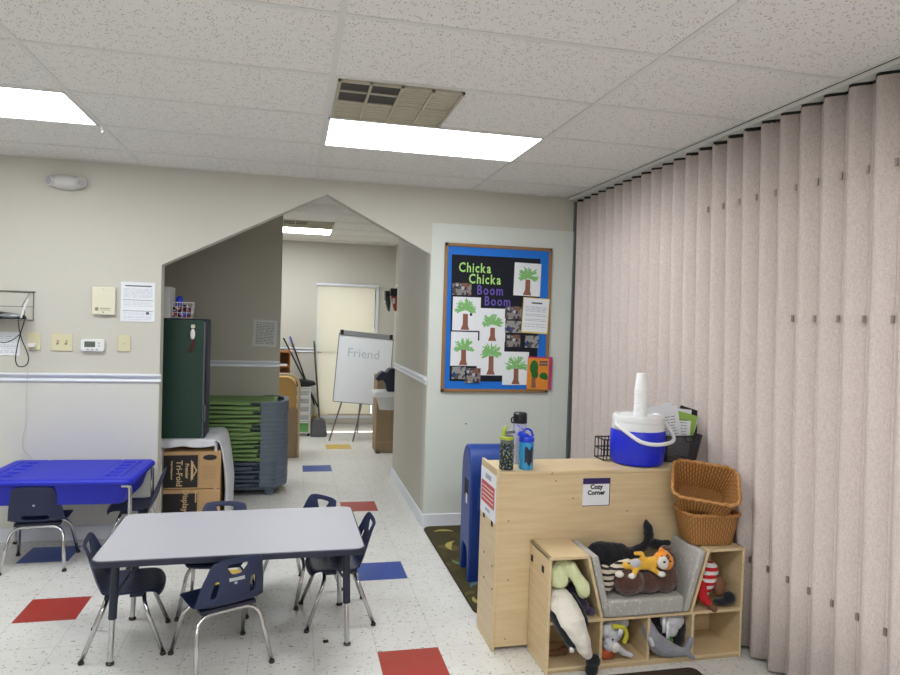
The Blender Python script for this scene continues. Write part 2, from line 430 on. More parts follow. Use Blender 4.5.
def obj(name, mb, mats, parent=None, smooth=None, bevel=0, loc=None, rot=None, subsurf=0, solid=0, label=None, remesh=0, fixn=True, sm=.5):
    me = bpy.data.meshes.new(name)
    if isinstance(mb, bpy.types.Mesh): me = mb
    else:
        me.from_pydata(mb.v, [], mb.f)
        if mb.uv:
            uvl = me.uv_layers.new(name='UVMap')
            for p in me.polygons:
                if p.index in mb.uv:
                    for li, c in zip(p.loop_indices, mb.uv[p.index]): uvl.data[li].uv = c
        if fixn and not solid:
            bm = bmesh.new(); bm.from_mesh(me); bmesh.ops.recalc_face_normals(bm, faces=bm.faces); bm.to_mesh(me); bm.free()
    if isinstance(mats, str): mats = [mats]
    me.materials.clear()
    for k in mats: me.materials.append(MATS[k])
    if not isinstance(mb, bpy.types.Mesh):
        for p, i in zip(me.polygons, mb.mi): p.material_index = i
    o = bpy.data.objects.new(name, me); COL.objects.link(o)
    if parent: o.parent = parent
    if loc: o.location = loc
    if rot: o.rotation_euler = [R_(a) for a in rot]
    if smooth or subsurf or remesh:
        for p in me.polygons: p.use_smooth = True
    elif smooth is None and not isinstance(mb, bpy.types.Mesh):
        me.set_sharp_from_angle(angle=R_(40))
        for p in me.polygons: p.use_smooth = True
        me.set_sharp_from_angle(angle=R_(40))
    if remesh:
        m = o.modifiers.new('remesh', 'REMESH'); m.mode = 'VOXEL'; m.voxel_size = remesh; m.use_smooth_shade = True
        m = o.modifiers.new('smooth', 'SMOOTH'); m.factor = sm; m.iterations = 6
        for nm, size, st in (('folds', .05, .012), ('pile', .009, .005 if 'brown' in mats[0] else .0022)):
            tx = bpy.data.textures.get(nm) or bpy.data.textures.new(nm, 'CLOUDS'); tx.noise_scale = size; tx.noise_depth = 2
            m = o.modifiers.new(nm, 'DISPLACE'); m.texture = tx; m.texture_coords = 'LOCAL'; m.strength = st; m.mid_level = .5
    if solid: m = o.modifiers.new('solid', 'SOLIDIFY'); m.thickness = solid; m.offset = 0
    if bevel: m = o.modifiers.new('bevel', 'BEVEL'); m.width = bevel; m.segments = 2; m.limit_method = 'ANGLE'; m.angle_limit = R_(35)
    if subsurf: m = o.modifiers.new('subsurf', 'SUBSURF'); m.levels = m.render_levels = subsurf
    if label: o['label'] = label
    return o
def tag(o, label, cat, group=None, kind=None):
    if label: o['label'] = label
    if cat: o['category'] = cat
    if group: o['group'] = group
    if kind: o['kind'] = kind
    return o
def thing(name, label, cat, loc=(0, 0, 0), rz=0, group=None, rot=None):
    o = bpy.data.objects.new(name, None); COL.objects.link(o); o.empty_display_size = .05
    o.location = loc; o.rotation_euler = [R_(a) for a in rot] if rot else (0, 0, R_(rz))
    return tag(o, label, cat, group)
def struct(name, mb, mats, parent=None, **k):
    o = obj(name, mb, mats, parent, **k)
    if not parent: o['kind'] = 'structure'
    return o
def dup(o, label=None, parent=None):
    c = o.copy(); COL.objects.link(c)
    if parent: c.parent = parent
    if label: c['label'] = label
    for ch in [x for x in bpy.data.objects if x.parent == o and x != c]:
        dup(ch, None, c)
    return c
def text_mesh(s, size, extrude=.0006, bold=0, align='LEFT'):
    cu = bpy.data.curves.new('t', 'FONT'); cu.body = s; cu.size = size; cu.extrude = extrude; cu.offset = bold; cu.resolution_u = 2
    cu.align_x = align
    o = bpy.data.objects.new('t', cu); COL.objects.link(o)
    dg = bpy.context.evaluated_depsgraph_get(); me = bpy.data.meshes.new_from_object(o.evaluated_get(dg))
    bpy.data.objects.remove(o); return me
def text(name, s, size, m, parent=None, loc=(0, 0, 0), rot=(90, 0, 0), bold=0, align='LEFT', extrude=.0006, label=None):
    return obj(name, text_mesh(s, size, extrude, bold, align), m, parent, loc=loc, rot=rot, smooth=False, label=label)

# pixel of the photograph -> point on a known plane of the room (used to read positions off the wall)
def ray(px, py): return _f+_r*((px-450)/FPX)+_u*((337.5-py)/FPX)
def wp(px, py, Y):
    d = ray(px, py); t = Y/d.y; return (d.x*t, CH+d.z*t)

# ================================================================ SETTING
H = 2.68; WY = 5.25; WT = .12
XL, XR, YB = -4.3, 2.24, -3.2
# floor: one mesh of tile sized faces, the coloured tiles are faces with their own colour
mb = MB()
cx0, cx1 = -15, 8; ry0, ry1 = -22, 22
TC = {(1, 0): 1, (1, 4): 2, (1, 9): 1, (0, 14): 2, (1, 18): 3, (-5, 3): 1, (-6, 6): 2, (-2, 4): 3, (-9, 1): 3, (-8, -3): 1, (5, -4): 2}
for c in range(cx0, cx1):
    for r in range(ry0, ry1):
        x = FX+c*FU; y = FY+(r-1)*FU
        mb.add([(x, y, 0), (x+FU, y, 0), (x+FU, y+FU, 0), (x, y+FU, 0)], [(0, 1, 2, 3)], TC.get((c, r), 0))
struct('floor', mb, ['floor_white', 'tile_red', 'tile_blue', 'tile_yellow'], smooth=False)
# front wall with the house-shaped opening
XO0, XO1 = -.932, 1.04; AX, AZ = .223, 2.566; SZL, SZR = 1.975, 2.155
poly_l = [(XL, 0), (XO0, 0), (XO0, SZL), (AX, AZ), (AX, H), (XL, H)]
poly_r = [(XO1, 0), (XR+.25, 0), (XR+.25, H), (AX, H), (AX, AZ), (XO1, SZR)]
mb = MB().prism(poly_l, WY, WY+WT, 'xz').prism(poly_r, WY, WY+WT, 'xz')
struct('wall_front', mb, 'wall_paint', smooth=False)
# paint below the rail is a shade lighter
struct('wall_front_lower', MB().box(XL, XO0-.004, WY-.003, WY, 0, 1.125), 'wall_lower', smooth=False)
# white board panel right of the opening
mb = MB().box(1.046, 2.232, WY-.012, WY, 0, 2.40).box(2.075, 2.083, WY-.014, WY-.012, .1, 2.40)
struct('wall_front_panel', mb, 'panel_white', smooth=False)
# hallway right wall block
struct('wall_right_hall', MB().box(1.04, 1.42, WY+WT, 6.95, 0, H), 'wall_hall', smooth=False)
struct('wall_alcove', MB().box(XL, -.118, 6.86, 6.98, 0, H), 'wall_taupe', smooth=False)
mb = MB()
WX0, WX1, WZ0, WZ1 = .37, 1.15, .24, 2.05; FYY = 9.75
mb.box(XL, WX0, FYY, FYY+.12, 0, H).box(WX1, 1.6, FYY, FYY+.12, 0, H).box(WX0, WX1, FYY, FYY+.12, 0, WZ0).box(WX0, WX1, FYY, FYY+.12, WZ1, H)
struct('wall_back', mb, 'wall_paint', smooth=False)
struct('wall_right_back', MB().box(1.42, 1.54, 6.95, FYY, 0, H), 'wall_paint', smooth=False)
struct('wall_left', MB().box(XL-.1, XL, YB, FYY+.12, 0, H), 'wall_paint', smooth=False)
struct('wall_rear', MB().box(XL-.1, XR+.4, YB-.1, YB, 0, H), 'wall_paint', smooth=False)
struct('wall_behind_partition', MB().box(XR+.30, XR+.36, YB, WY, 0, H), 'wall_lower', smooth=False)
# window in the far wall
w = struct('window_1', MB().box(WX0-.04, WX0, FYY-.02, FYY+.1, WZ0-.04, WZ1+.04).box(WX1, WX1+.04, FYY-.02, FYY+.1, WZ0-.04, WZ1+.04)
           .box(WX0, WX1, FYY-.02, FYY+.1, WZ1, WZ1+.04).box(WX0, WX1, FYY-.05, FYY+.1, WZ0-.04, WZ0).box(WX0, WX1, FYY+.04, FYY+.08, 1.13, 1.18), 'trim_white', smooth=False)
obj('pane', MB().box(WX0, WX1, FYY+.055, FYY+.06, WZ0, WZ1), 'glass', w, smooth=False)
# ceiling
struct('ceiling', MB().box(XL-.1, XR+.4, YB-.1, FYY+.12, H, H+.05), 'ceiling_tile', smooth=False)
CX0, CXS, CY0, CYS = .141, 1.219, 4.213, .6096
def grid_strips(mb, xs, ys, x0, x1, y0, y1, z=H):
    for x in xs:
        if x0 < x < x1: mb.box(x-.012, x+.012, y0, y1, z-.004, z)
    for y in ys:
        if y0 < y < y1: mb.box(x0, x1, y-.012, y+.012, z-.0035, z)
    for a in ((x0, x0+.02, y0, y1), (x1-.02, x1, y0, y1), (x0, x1, y0, y0+.02), (x0, x1, y1-.02, y1)):
        mb.box(a[0], a[1], a[2], a[3], z-.005, z)
mb = MB()
grid_strips(mb, [CX0+CXS*k for k in range(-4, 2)], [CY0+CYS*k for k in range(-13, 2)], XL, 2.185, YB, WY)
struct('trim_1', mb, 'grid_white', smooth=False)
mb = MB()
grid_strips(mb, [.45+CXS*k for k in range(-4, 1)], [8.21+CYS*k for k in range(-5, 3)], XL, 1.42, WY+WT, FYY)
struct('trim_2', mb, 'grid_white', smooth=False)
# chair rails
RP = [(0, 1.122), (.010, 1.124), (.016, 1.132), (.012, 1.142), (.008, 1.150), (.014, 1.158), (.026, 1.166), (.030, 1.176), (.024, 1.184), (0, 1.186)]
def rail(name, p, q, nrm):
    mb = MB(); n = len(RP); vs = []
    for (x, y) in (p, q):
        for d, z in RP: vs.append((x+nrm[0]*d, y+nrm[1]*d, z))
    fs = [(i, (i+1) % n, n+(i+1) % n, n+i) for i in range(n)]+[tuple(range(n)), tuple(range(n, 2*n))]
    mb.add(vs, fs); return struct(name, mb, 'trim_white')
rail('trim_3', (XL, WY-.003), (XO0+.012, WY-.003), (0, -1))
rail('trim_4', (-2.2, 6.86), (-.118, 6.86), (0, -1))
rail('trim_5', (1.04, WY-.01), (1.04, 6.95), (-1, 0))
rail('trim_6', (XL, FYY), (WX0-.04, FYY), (0, -1))
# baseboards
def base(name, x0, x1, y0, y1, h=.1, m='trim_white'): return struct(name, MB().box(x0, x1, y0, y1, 0, h), m, bevel=.004)
base('baseboard_front', XL, XO0, WY-.016, WY-.003)
base('baseboard_panel', 1.028, 2.2, WY-.024, WY-.012)
base('baseboard_hall', 1.028, 1.04, WY-.012, 6.96)
base('baseboard_alcove', XL, -.118, 6.848, 6.86)
base('baseboard_back', XL, 1.42, FYY-.012, FYY, .11, 'baseboard_paint')
base('baseboard_right', 1.408, 1.42, 6.95, FYY)

# ---- accordion partition (right hand wall of the room)
PITCH = .1345; XT, XB = 2.19, 2.262; DEP = .055
prof = []       # (depth 0..1, y) running from the front wall towards the camera
y = 5.19
while y > YB+.1:
    # peak (rounded), face slanting in, narrow double valley, back out
    prof += [(.03, y+.003), (0, y-.004), (.04, y-.012), (.26, y-.025), (.58, y-.041), (.86, y-.054), (1, y-.060), (.93, y-.068), (1, y-.076), (.5, y-PITCH+.033), (.12, y-PITCH+.009)]
    y -= PITCH
zs = [.025, .5, 1.0, 1.5, 2.0, 2.64]
mb = MB(); n = len(prof); vs = []
for z in zs:
    k = z/2.64; xk = XB+(XT-XB)*k
    for i, (d, yy) in enumerate(prof):
        wob = .003*sin(yy*2.1+z*.8)*(z < 2.6)+.045*k*max(0, yy-2.5)/2.7
        vs.append((xk+d*DEP*(.8+.2*k)+wob, yy+.004*sin(z*1.7+yy*3), z-.012*(1-d)*(1 if z < .1 else 0)))
fs = [(j*n+i, j*n+i+1, (j+1)*n+i+1, (j+1)*n+i) for j in range(len(zs)-1) for i in range(n-1)]
mb.add(vs, fs)
part = struct('wall_right', mb, 'partition_vinyl', solid=.003)
part['label'] = 'pinkish beige accordion folding partition along the right side'
clip = None
yy = 5.19-.068
while yy > 1.5:
    for z in (.477, 1.698, 2.30):
        if (z < 1.6 and yy > 3.0) or (1.6 < z < 2 and yy > 2.8) or (z > 2 and yy > 3.45): continue
        k = z/2.64; x = XB+(XT-XB)*k+.034
        if clip is None:
            clip = obj('hinge_clip', MB().box(-.004, .004, -.006, .006, -.015, .015), 'clip_tan', part, loc=(x, yy, z), smooth=False)
        else:
            c = clip.copy(); COL.objects.link(c); c.location = (x, yy, z)
    yy -= PITCH
mb = MB().box(2.182, XR+.30, YB, WY-.012, 2.654, H-.0001)
struct('trim_7', mb, 'grid_white', smooth=False)
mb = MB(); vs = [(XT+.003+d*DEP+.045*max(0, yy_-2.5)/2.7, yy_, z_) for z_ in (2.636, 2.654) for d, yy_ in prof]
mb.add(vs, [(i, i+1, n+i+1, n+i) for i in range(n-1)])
obj('gap_shade_strip', mb, 'gap_shade', part, smooth=False, solid=.004)  # dark strip along the pleat tops stands in for shade under the track
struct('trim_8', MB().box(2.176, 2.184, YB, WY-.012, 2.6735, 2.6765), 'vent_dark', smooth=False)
mb = MB().box(2.232, 2.25, WY-.035, WY, .02, 2.64).box(2.25, 2.262, WY-.05, WY-.02, .02, 2.64)
struct('trim_9', mb, 'metal_grey', smooth=False)

# ---- ceiling lights and vents
def light(name_label, x0, x1, y0, y1, m, group=None):
    t = thing('ceiling_light', name_label, 'light', ((x0+x1)/2, (y0+y1)/2, H))
    if group: t['group'] = group
    hx, hy = (x1-x0)/2-.013, (y1-y0)/2-.013
    f = MB()
    for a in ((-hx, hx, -hy, -hy+.012), (-hx, hx, hy-.012, hy), (-hx, -hx+.012, -hy, hy), (hx-.012, hx, -hy, hy)): f.box(*a, -.008, .0)
    obj('frame', f, 'white_plastic', t, smooth=False)
    obj('diffuser', MB().box(-hx+.012, hx-.012, -hy+.012, hy-.012, -.005, -.001), m, t, smooth=False)
light('rectangular fluorescent ceiling light in front of the pointed opening beside a vent', CX0, CX0+CXS, CY0-CYS, CY0, 'light_front')
light('rectangular ceiling light at the left edge above the oval emergency lamp', CX0-2*CXS, CX0-CXS, CY0-CYS, CY0, 'light_front')
G = 'added ceiling lights behind the viewer'  # unseen fixtures, added to help light the class room
for (k, r) in ((0, -5), (-2, -5), (0, -9), (-2, -9)):
    light('unseen rectangular ceiling light added behind the viewer to light the room', CX0+k*CXS, CX0+(k+1)*CXS, CY0+(r-1)*CYS, CY0+r*CYS, 'light_front', G)
light('lit rectangular ceiling light of the back room seen through the opening', .45-CXS, .45, 8.21, 8.21+CYS, 'light_back')

light('unseen ceiling light added behind the alcove wall to brighten the back room', .45-3*CXS, .45-2*CXS, 8.21, 8.21+CYS, 'light_back')  # extra fixture out of view, added to brighten the back room
def vent(label, x0, x1, y0, y1):
    t = thing('ceiling_vent', label, 'vent', (x0, y0, H)); w, h = x1-x0, y1-y0
    obj('backing', MB().box(.015, w-.015, .015, h-.015, -.006, -.001), 'vent_beige', t, smooth=False)
    obj('dark_grille', MB().box(.03, w*.49, .03, h*.5, -.0075, -.006), 'vent_dark', t, smooth=False)
    f = MB()
    for k in range(5): x = .02+(w-.04)*k/4; f.box(x-.006, x+.006, .014, h-.014, -.014, -.003)
    for y_ in (.02, h*.25, h*.5, h-.02): f.box(.014, (w*.5 if y_ == h*.25 else w-.014), y_-.006, y_+.006, -.014, -.003)
    obj('frame', f, 'vent_beige', t, smooth=False)
    s_ = MB()
    for k in range(16):
        y_ = .03+(h-.06)*k/15
        M = Matrix.Translation((0, y_, -.0075))
        if y_ < h*.5: s_.box(w*.5, w-.02, -.005, .005, -.0015, .0015, M=M)
        else: s_.box(.02, w-.02, -.005, .005, -.0015, .0015, M=M)
    obj('louvre', s_, 'vent_beige', t, smooth=False)
vent('square beige ceiling vent with dark grille corner beside the middle light', CX0+.012, CX0+.61, CY0-2*CYS+.012, CY0-CYS-.012)
vent('beige ceiling vent of the back room in front of its light', .45-.61, .45-.012, 8.21-CYS+.012, 8.21-.012)
vent('beige ceiling vent at the far left edge near the emergency lamp', -2.55, -2.0, CY0+.012, CY0+CYS-.03)
t = obj('ceiling_hook', MB().tube([(0, 0, 0), (0, 0, -.02), (.006, 0, -.03), (-.004, 0, -.038)], .003), 'white_plastic', loc=(CX0-CXS, CY0, H-.004))
tag(t, 'small white hook hanging from the ceiling grid beside the left light', 'hook')

# ================================================================ WALL ITEMS
def wloc(px, py, Y=WY-.003): x, z = wp(px, py, Y); return (x, Y, z)
def lines_mb(rows, w, h, th=.0022, d=.0008, seed=1, gap=.25, x0=None):
    rnd = random.Random(seed); mb = MB()
    for z in rows:
        x = -w/2
        while x < w/2:
            L = rnd.uniform(.012, .05)
            x1 = min(w/2, x+L); mb.box(x, x1, -d, 0, z-th/2, z+th/2); x = x1+rnd.uniform(.003, .01)
    return mb
# emergency light
t = thing('emergency_light', 'white oval emergency light with two lamps high on the left wall', 'emergency light', (-1.555, WY, 2.512))
mb = MB(); mb.lathe([(0, .075), (.02, .074), (.040, .064), (.050, .04), (.052, 0)], 32, M=Matrix.Rotation(R_(90), 4, 'X'), sx=2.3)
obj('housing', mb, 'offwhite_plastic', t, smooth=True)
for s_ in (-1, 1):
    hd = obj('lamp_head', MB().lathe([(.032, 0), (.037, .02), (.038, .04), (.034, .047), (0, .048)], 20, M=Matrix.Rotation(R_(90), 4, 'X') @ Matrix.Rotation(R_(25*s_), 4, 'Y')), 'offwhite_plastic', t, loc=(.082*s_, -.02, .004))
    obj('lens', MB().lathe([(.026, 0), (.024, .004), (0, .006)], 20, M=Matrix.Rotation(R_(90), 4, 'X') @ Matrix.Rotation(R_(25*s_), 4, 'Y') @ Matrix.Translation((0, 0, .047))), 'lens_grey', hd)
# doorbell chime like plate
l = wloc(104.5, 301); t = thing('wall_chime', 'square cream wall box with ridged cover left of the pinned notice', 'wall box', l)
obj('cover', MB().box(-.076, .076, -.03, 0, -.098, .098), 'cream_plate', t, bevel=.006)
mb = MB()
for k in range(9): z = .06-.012*k; mb.box(-.055, .058, -.0325, -.03, z-.004, z+.001)
obj('ridge_panel', mb, 'paper_cream', t, smooth=False)
mb = MB().lathe([(.010, 0), (.013, .002), (.010, .003)], 16, M=Matrix.Translation((-.042, -.03, -.058)) @ Matrix.Rotation(R_(90), 4, 'X'))
mb.box(-.02, .045, -.0315, -.03, -.055, -.050).box(-.02, .045, -.0315, -.03, -.066, -.063).box(-.004, .004, -.0315, -.03, -.085, -.075).box(-.002, .002, -.0315, -.03, .082, .086)
obj('emblem', mb, 'ivory_dark', t)
# notice paper
l = wloc(138, 302); t = thing('posted_notice', 'white printed notice on the left wall beside the opening', 'notice', l)
obj('sheet', MB().box(-.114, .114, -.0015, 0, -.142, .142), 'paper', t, smooth=False)
o = obj('printing', lines_mb([.118, .093, .085, .076, .068, .060, .05, .042, .034, -.0, -.01, -.02, -.03, -.08, -.09, -.105, -.113, -.125], .19, .26, .002, .002, 3), 'ink_light', t, smooth=False)
obj('heading', MB().box(-.085, .09, -.0022, -.0015, .110, .118).box(-.1, .1, -.0022, -.0015, .012, .015).box(-.1, .1, -.0022, -.0015, -.066, -.063).box(.055, .075, -.0022, -.0015, -.088, -.07), 'ink', t, smooth=False)
# switches, thermostat
def plate(t, w, h):
    obj('plate', MB().box(-w/2, w/2, -.006, 0, -h/2, h/2), 'ivory', t, bevel=.003)
l = wloc(124.5, 343.2); t = thing('light_switch', 'single ivory light switch right of the thermostat', 'light switch', l); plate(t, .083, .118)
obj('toggle', MB().box(-.005, .005, -.018, -.006, -.004, .012), 'ivory', t, bevel=.001)
l = wloc(62, 342.3); t = thing('light_switch', 'double ivory light switch left of the thermostat', 'light switch', l); plate(t, .137, .122)
for s_ in (-.027, .027): obj('toggle', MB().box(s_-.005, s_+.005, -.018, -.006, -.004, .012), 'ivory', t, bevel=.001); 
for s_ in (-.027, .027): obj('toggle_slot', MB().box(s_-.008, s_+.008, -.0066, -.006, -.016, .016), 'ivory_dark', t, smooth=False)
l = wloc(34.5, 341.3); t = thing('wall_outlet', 'ivory wall outlet with a white plug in it below the wire rack', 'outlet', l); plate(t, .08, .118)
mb = MB().box(-.018, .018, -.009, -.006, .014, .042).box(-.018, .018, -.009, -.006, -.042, -.014); obj('socket', mb, 'ivory', t, bevel=.002)
l2 = (l[0]-.004, l[1]-.012, l[2]-.026)
t = thing('plug_cord', 'white plug in the left outlet with a thin white cord hanging down the wall', 'cord', l2)
obj('plug', MB().box(-.026, .020, -.03, 0.003, -.014, .014), 'white_plastic', t, bevel=.004)
zc = l2[2]
obj('cord', MB().tube(smooth_path([(-.02, -.02, -.01), (-.022, -.016, -.1), (-.022, -.036, -.25), (-.026, -.034, -.42), (-.035, -.01, -.55), (-.058, 0, -.66), (-.045, -.0, -.74), (0.0, .0, -.80), (.01, .0, -1.0)]), .0016, 6), 'cable_white', t)
l = wloc(93.5, 345); t = thing('thermostat', 'white digital thermostat between the two light switches', 'thermostat', l)
obj('body', MB().prism(rrect(-.077, .077, -.044, .044, .02), -.028, 0, 'xz'), 'white_plastic', t, bevel=.004)
obj('display', MB().box(-.052, .018, -.0295, -.028, -.014, .026), 'lcd', t, smooth=False)
mb = MB()
for x, z, w in ((.042, .016, .01), (.042, -.006, .01), (-.03, -.03, .016), (0.0, -.03, .016), (.03, -.03, .016)): mb.box(x-w/2, x+w/2, -.031, -.028, z-.004, z+.004)
obj('button', mb, 'lens_grey', t, bevel=.001)
# wire rack with router/phone
xr, zt = wp(34, 292, WY); zt -= 0; zb = wp(33, 320, WY)[1]
t = thing('wire_rack', 'chrome wire rack shelf on the wall at the left edge', 'rack', (xr, WY-.003, zb))
mb = MB(); L = -.55; D = -.16; Ht = zt-zb
mb.tube([(L, D, 0), (0, D, 0), (0, 0, 0)], .003).tube([(L, D, .09), (0, D, .09), (0, 0, .09)], .0025).tube([(L, -.004, Ht), (.012, -.004, Ht)], .005)
mb.tube([(0, -.004, 0), (0, -.004, Ht)], .003).tube([(0, D, 0), (0, D, .09)], .0025).tube([(L, -.004, 0), (0, -.004, 0)], .003).tube([(-.02, D, .09), (-.02, -.004, Ht)], .0025)
obj('rack_frame', mb, 'wire_grey', t)
mb = MB()
for k in range(12): y = D*k/12; mb.tube([(L, y, 0), (0, y, 0)], .0015, 5)
for k in range(5): x = L*k/5; mb.tube([(x, D, 0), (x, 0, 0)], .002, 5)
obj('shelf_wires', mb, 'wire_grey', t)
t = thing('cordless_device', 'black and silver electronic device lying on the wire rack', 'device', (xr-.17, WY-.085, zb+.0035))
mb = MB().surf(lambda u, v: (-.14+.28*v, .055*cos(pi*u)*(1-.2*v), .004+sin(pi*u)*(.052*(1-.55*v*v))), 12, 10)
mb.prism([(-.14, .004), (.14, .004), (.14, .002), (-.14, .002)], -.055, .055, 'xz')
obj('shell', mb, 'black_plastic', t, solid=.002, smooth=True)
obj('silver_front', MB().ell((.07, -.035, .022), (.075, .026, .018)), 'silver_plastic', t, smooth=True)
t = thing('power_cable', 'looped black cable with a white connector hanging from the wire rack', 'cable', (xr-.09, WY-.17, zb))
def w3(px, py): x, z = wp(px, py, WY-.18); return (x-(xr-.09), -.01, z-zb)
obj('cable', MB().tube(smooth_path([w3(18, 316), w3(19, 328), w3(22, 340), w3(27, 352), w3(28.5, 360), w3(25, 366), w3(18, 366), w3(15.5, 359), w3(17, 348), w3(20, 335), w3(24, 322), w3(24, 315)]), .0035, 8), 'black_plastic', t)
obj('cable_tail', MB().tube(smooth_path([w3(21, 333), w3(14, 339), w3(5, 342.5), w3(-6, 341)]), .003, 8), 'black_plastic', t)
obj('connector', MB().tube([w3(21, 318), w3(25, 306), w3(28, 299)], [.005, .007, .004], 8), 'white_plastic', t)
l = wloc(4, 343.5); t = thing('posted_notice', 'white printed sheet on the wall under the wire rack', 'notice', l)
obj('sheet', MB().box(-.13, .098, -.0015, 0, -.082, .082), 'paper', t, smooth=False)
obj('printing', lines_mb([.05, .035, .022, .01, -.01, -.02, -.032, -.05, -.06], .17, .1, .003, .002, 5), 'ink_light', t, smooth=False)

# locker door paper on the alcove wall
l = wloc(265, 333.3, 6.86); t = thing('posted_list', 'grey printed list taped on the alcove wall above the cots', 'notice', l, rot=(0, 2, 0))
obj('sheet', MB().box(-.112, .112, -.0015, 0, -.13, .13), 'paper_grey', t, smooth=False)
obj('printing', lines_mb([.1, .08, .065, .05, .035, .02, .005, -.01, -.025, -.04, -.055, -.07, -.085, -.1], .17, .22, .005, .002, 8), 'ink', t, smooth=False)

# ---- bulletin board
BY = WY-.012
xa, zb_ = wp(441, 391.5, BY); xb_, zt_ = wp(550, 246, BY)
xa, xb_ = 1.15, 2.045; zb_, zt_ = 1.072, 2.25
bb = thing('bulletin_board', 'bulletin board with brown frame, blue border and black centre', 'bulletin board', (xa, BY, zb_))
bw, bh = xb_-xa, zt_-zb_
f = MB()
for a in ((0, bw, 0, .026), (0, bw, bh-.026, bh), (0, .026, 0, bh), (bw-.026, bw, 0, bh)): f.box(a[0], a[1], -.022, 0, a[2], a[3])
obj('frame', f, 'frame_brown', bb, bevel=.003)
obj('blue_border', MB().box(.02, bw-.02, -.012, 0, .02, bh-.02), 'board_blue', bb, smooth=False)
def bp(px, py): x, z = wp(px, py, BY-.014); return (x-xa, z-zb_)
p0 = bp(452, 253.5); p1 = bp(540.5, 259); p2 = bp(537.5, 383); p3 = bp(449.5, 381)
obj('black_backing', MB().prism([p3, (p1[0]+.0, p3[1]), (p1[0], p1[1]), (p0[0], p1[1])], -.014, -.012, 'xz'), 'board_black', bb, smooth=False)
for s_, px, py, m in (('Chicka', 458.5, 271.5, 'letter_lime'), ('Chicka', 468.5, 283, 'letter_lime'), ('Boom', 476.5, 294.3, 'letter_purple'), ('Boom', 484, 305.2, 'letter_purple')):
    x, z = bp(px, py); cur = x
    for ch in s_:
        me = text_mesh(ch, .106, .001, .002)
        for v in me.vertices: v.co.x *= .76
        w_ = max(v.co.x for v in me.vertices)
        obj('letter', me, m, bb, loc=(cur, -.016, z), rot=(90, 0, 0), smooth=False); cur += w_+.0095
def tree_paper(px0, py0, px1, py1, label, seed, rot=0, tx=.5, th=.5, fr=.3, fz=.7):
    rnd = random.Random(seed)
    x0, z1 = wp(px0, py0, BY-.016); x1, z0 = wp(px1, py1, BY-.016); w, h = x1-x0, z1-z0
    t = thing('tree_drawing', label, 'drawing', ((x0+x1)/2, BY-.0165-.0012*(seed % 4), (z0+z1)/2), rot=(0, rot, 0), group='handprint tree drawings on the board')
    obj('sheet', MB().box(-w/2, w/2, -.001, 0, -h/2, h/2), 'paper', t, smooth=False)
    cx = (tx-.5)*w; zt2 = -h/2+h*th; b = w*.11
    tr = [(cx-b*1.5, -h/2+.006), (cx+b*1.4, -h/2+.006), (cx+b*.9, -h/2+.04), (cx+b*.8, zt2), (cx-b*.8, zt2), (cx-b*.8, -h/2+.05)]
    obj('trunk', MB().prism(tr, -.0022, -.001, 'xz'), 'trunk_brown', t, smooth=False)
    mb = MB(); cz = -h/2+h*(fz-.06)
    for k in range(100):
        a = rnd.uniform(-.7, pi+.7); rr = w*fr*rnd.uniform(.1, 1.05); px_, pz = cx+cos(a)*rr, cz-h*.05+sin(a)*rr*(1.0 if sin(a) > 0 else .5)
        L = rnd.uniform(.014, .03); ww = rnd.uniform(.0025, .006); an = a+rnd.uniform(-.4, .4)
        u = Vector((cos(an), sin(an))); v = Vector((-u.y, u.x))
        pts = [Vector((px_, pz))+u*L*s1+v*ww*s2 for s1, s2 in ((-1, 0), (-.5, 1), (.6, 1), (1, 0), (.6, -1), (-.5, -1))]
        mb.prism([tuple(p) for p in pts], -.0024-.00001*k, -.001, 'xz')
    obj('foliage', mb, 'leaf_green', t, smooth=False)
tree_paper(514.5, 262.5, 540, 296.5, 'tree drawing at the top right of the board, highest of all', 1, 1, .52, .5, .32, .68)
tree_paper(453, 296.5, 479.8, 331, 'tree drawing under the small photo with a dark blot beside its trunk', 2, 0, .46, .5, .3, .74)
tree_paper(480.2, 308, 504.8, 342, 'tree drawing right below the purple word Boom', 3, 0, .5, .42, .32, .66)
tree_paper(451.2, 331.5, 477, 366, 'tree drawing above the two photos at the lower left of the board', 4, 0, .48, .48, .3, .64)
tree_paper(477.5, 340.5, 503.3, 375.5, 'tree drawing with a curved trunk, middle of the bottom drawings', 5, 0, .52, .56, .32, .72)
tree_paper(503, 351.5, 527.8, 385, 'tree drawing beside the orange book cover with foliage leaning left', 6, 0, .52, .5, .34, .66)
t = obj('blot', MB().ell((0, 0, 0), (.012, .001, .014), 10), 'ink_dark', loc=wloc(471, 314.5, BY-.0195)); 
t.name = 'blot'; t.parent = [o for o in bpy.data.objects if o.name.startswith('tree_drawing')][1]; t.matrix_parent_inverse = Matrix.Translation(t.parent.location).inverted()
def photo(px0, py0, px1, py1, label, m):
    x0, z1 = wp(px0, py0, BY-.016); x1, z0 = wp(px1, py1, BY-.016)
    o = obj('photo_print', MB().box(-(x1-x0)/2, (x1-x0)/2, -.0008, 0, -(z1-z0)/2, (z1-z0)/2), m, loc=((x0+x1)/2, BY-.021, (z0+z1)/2), smooth=False)
    tag(o, label, 'photo', 'small photo prints on the board')
photo(452.5, 282.5, 471, 295.5, 'small photo print left of the purple word Boom', 'photo_a')
photo(505, 306, 521.3, 319.5, 'small photo print at the top of the column in the middle of the board', 'photo_a')
photo(505, 320.5, 520.8, 333, 'small pale photo print with a blue shape, second of the column', 'photo_b')
photo(506, 334.5, 519.8, 347, 'small brownish photo print, lowest of the column above a drawing', 'photo_a')
photo(525, 335.5, 538.2, 347.8, 'small greyish photo print between the typed letter and the orange cover', 'photo_b')
photo(451.8, 366.5, 465.5, 379, 'small photo print at the lower left corner of the board', 'photo_b')
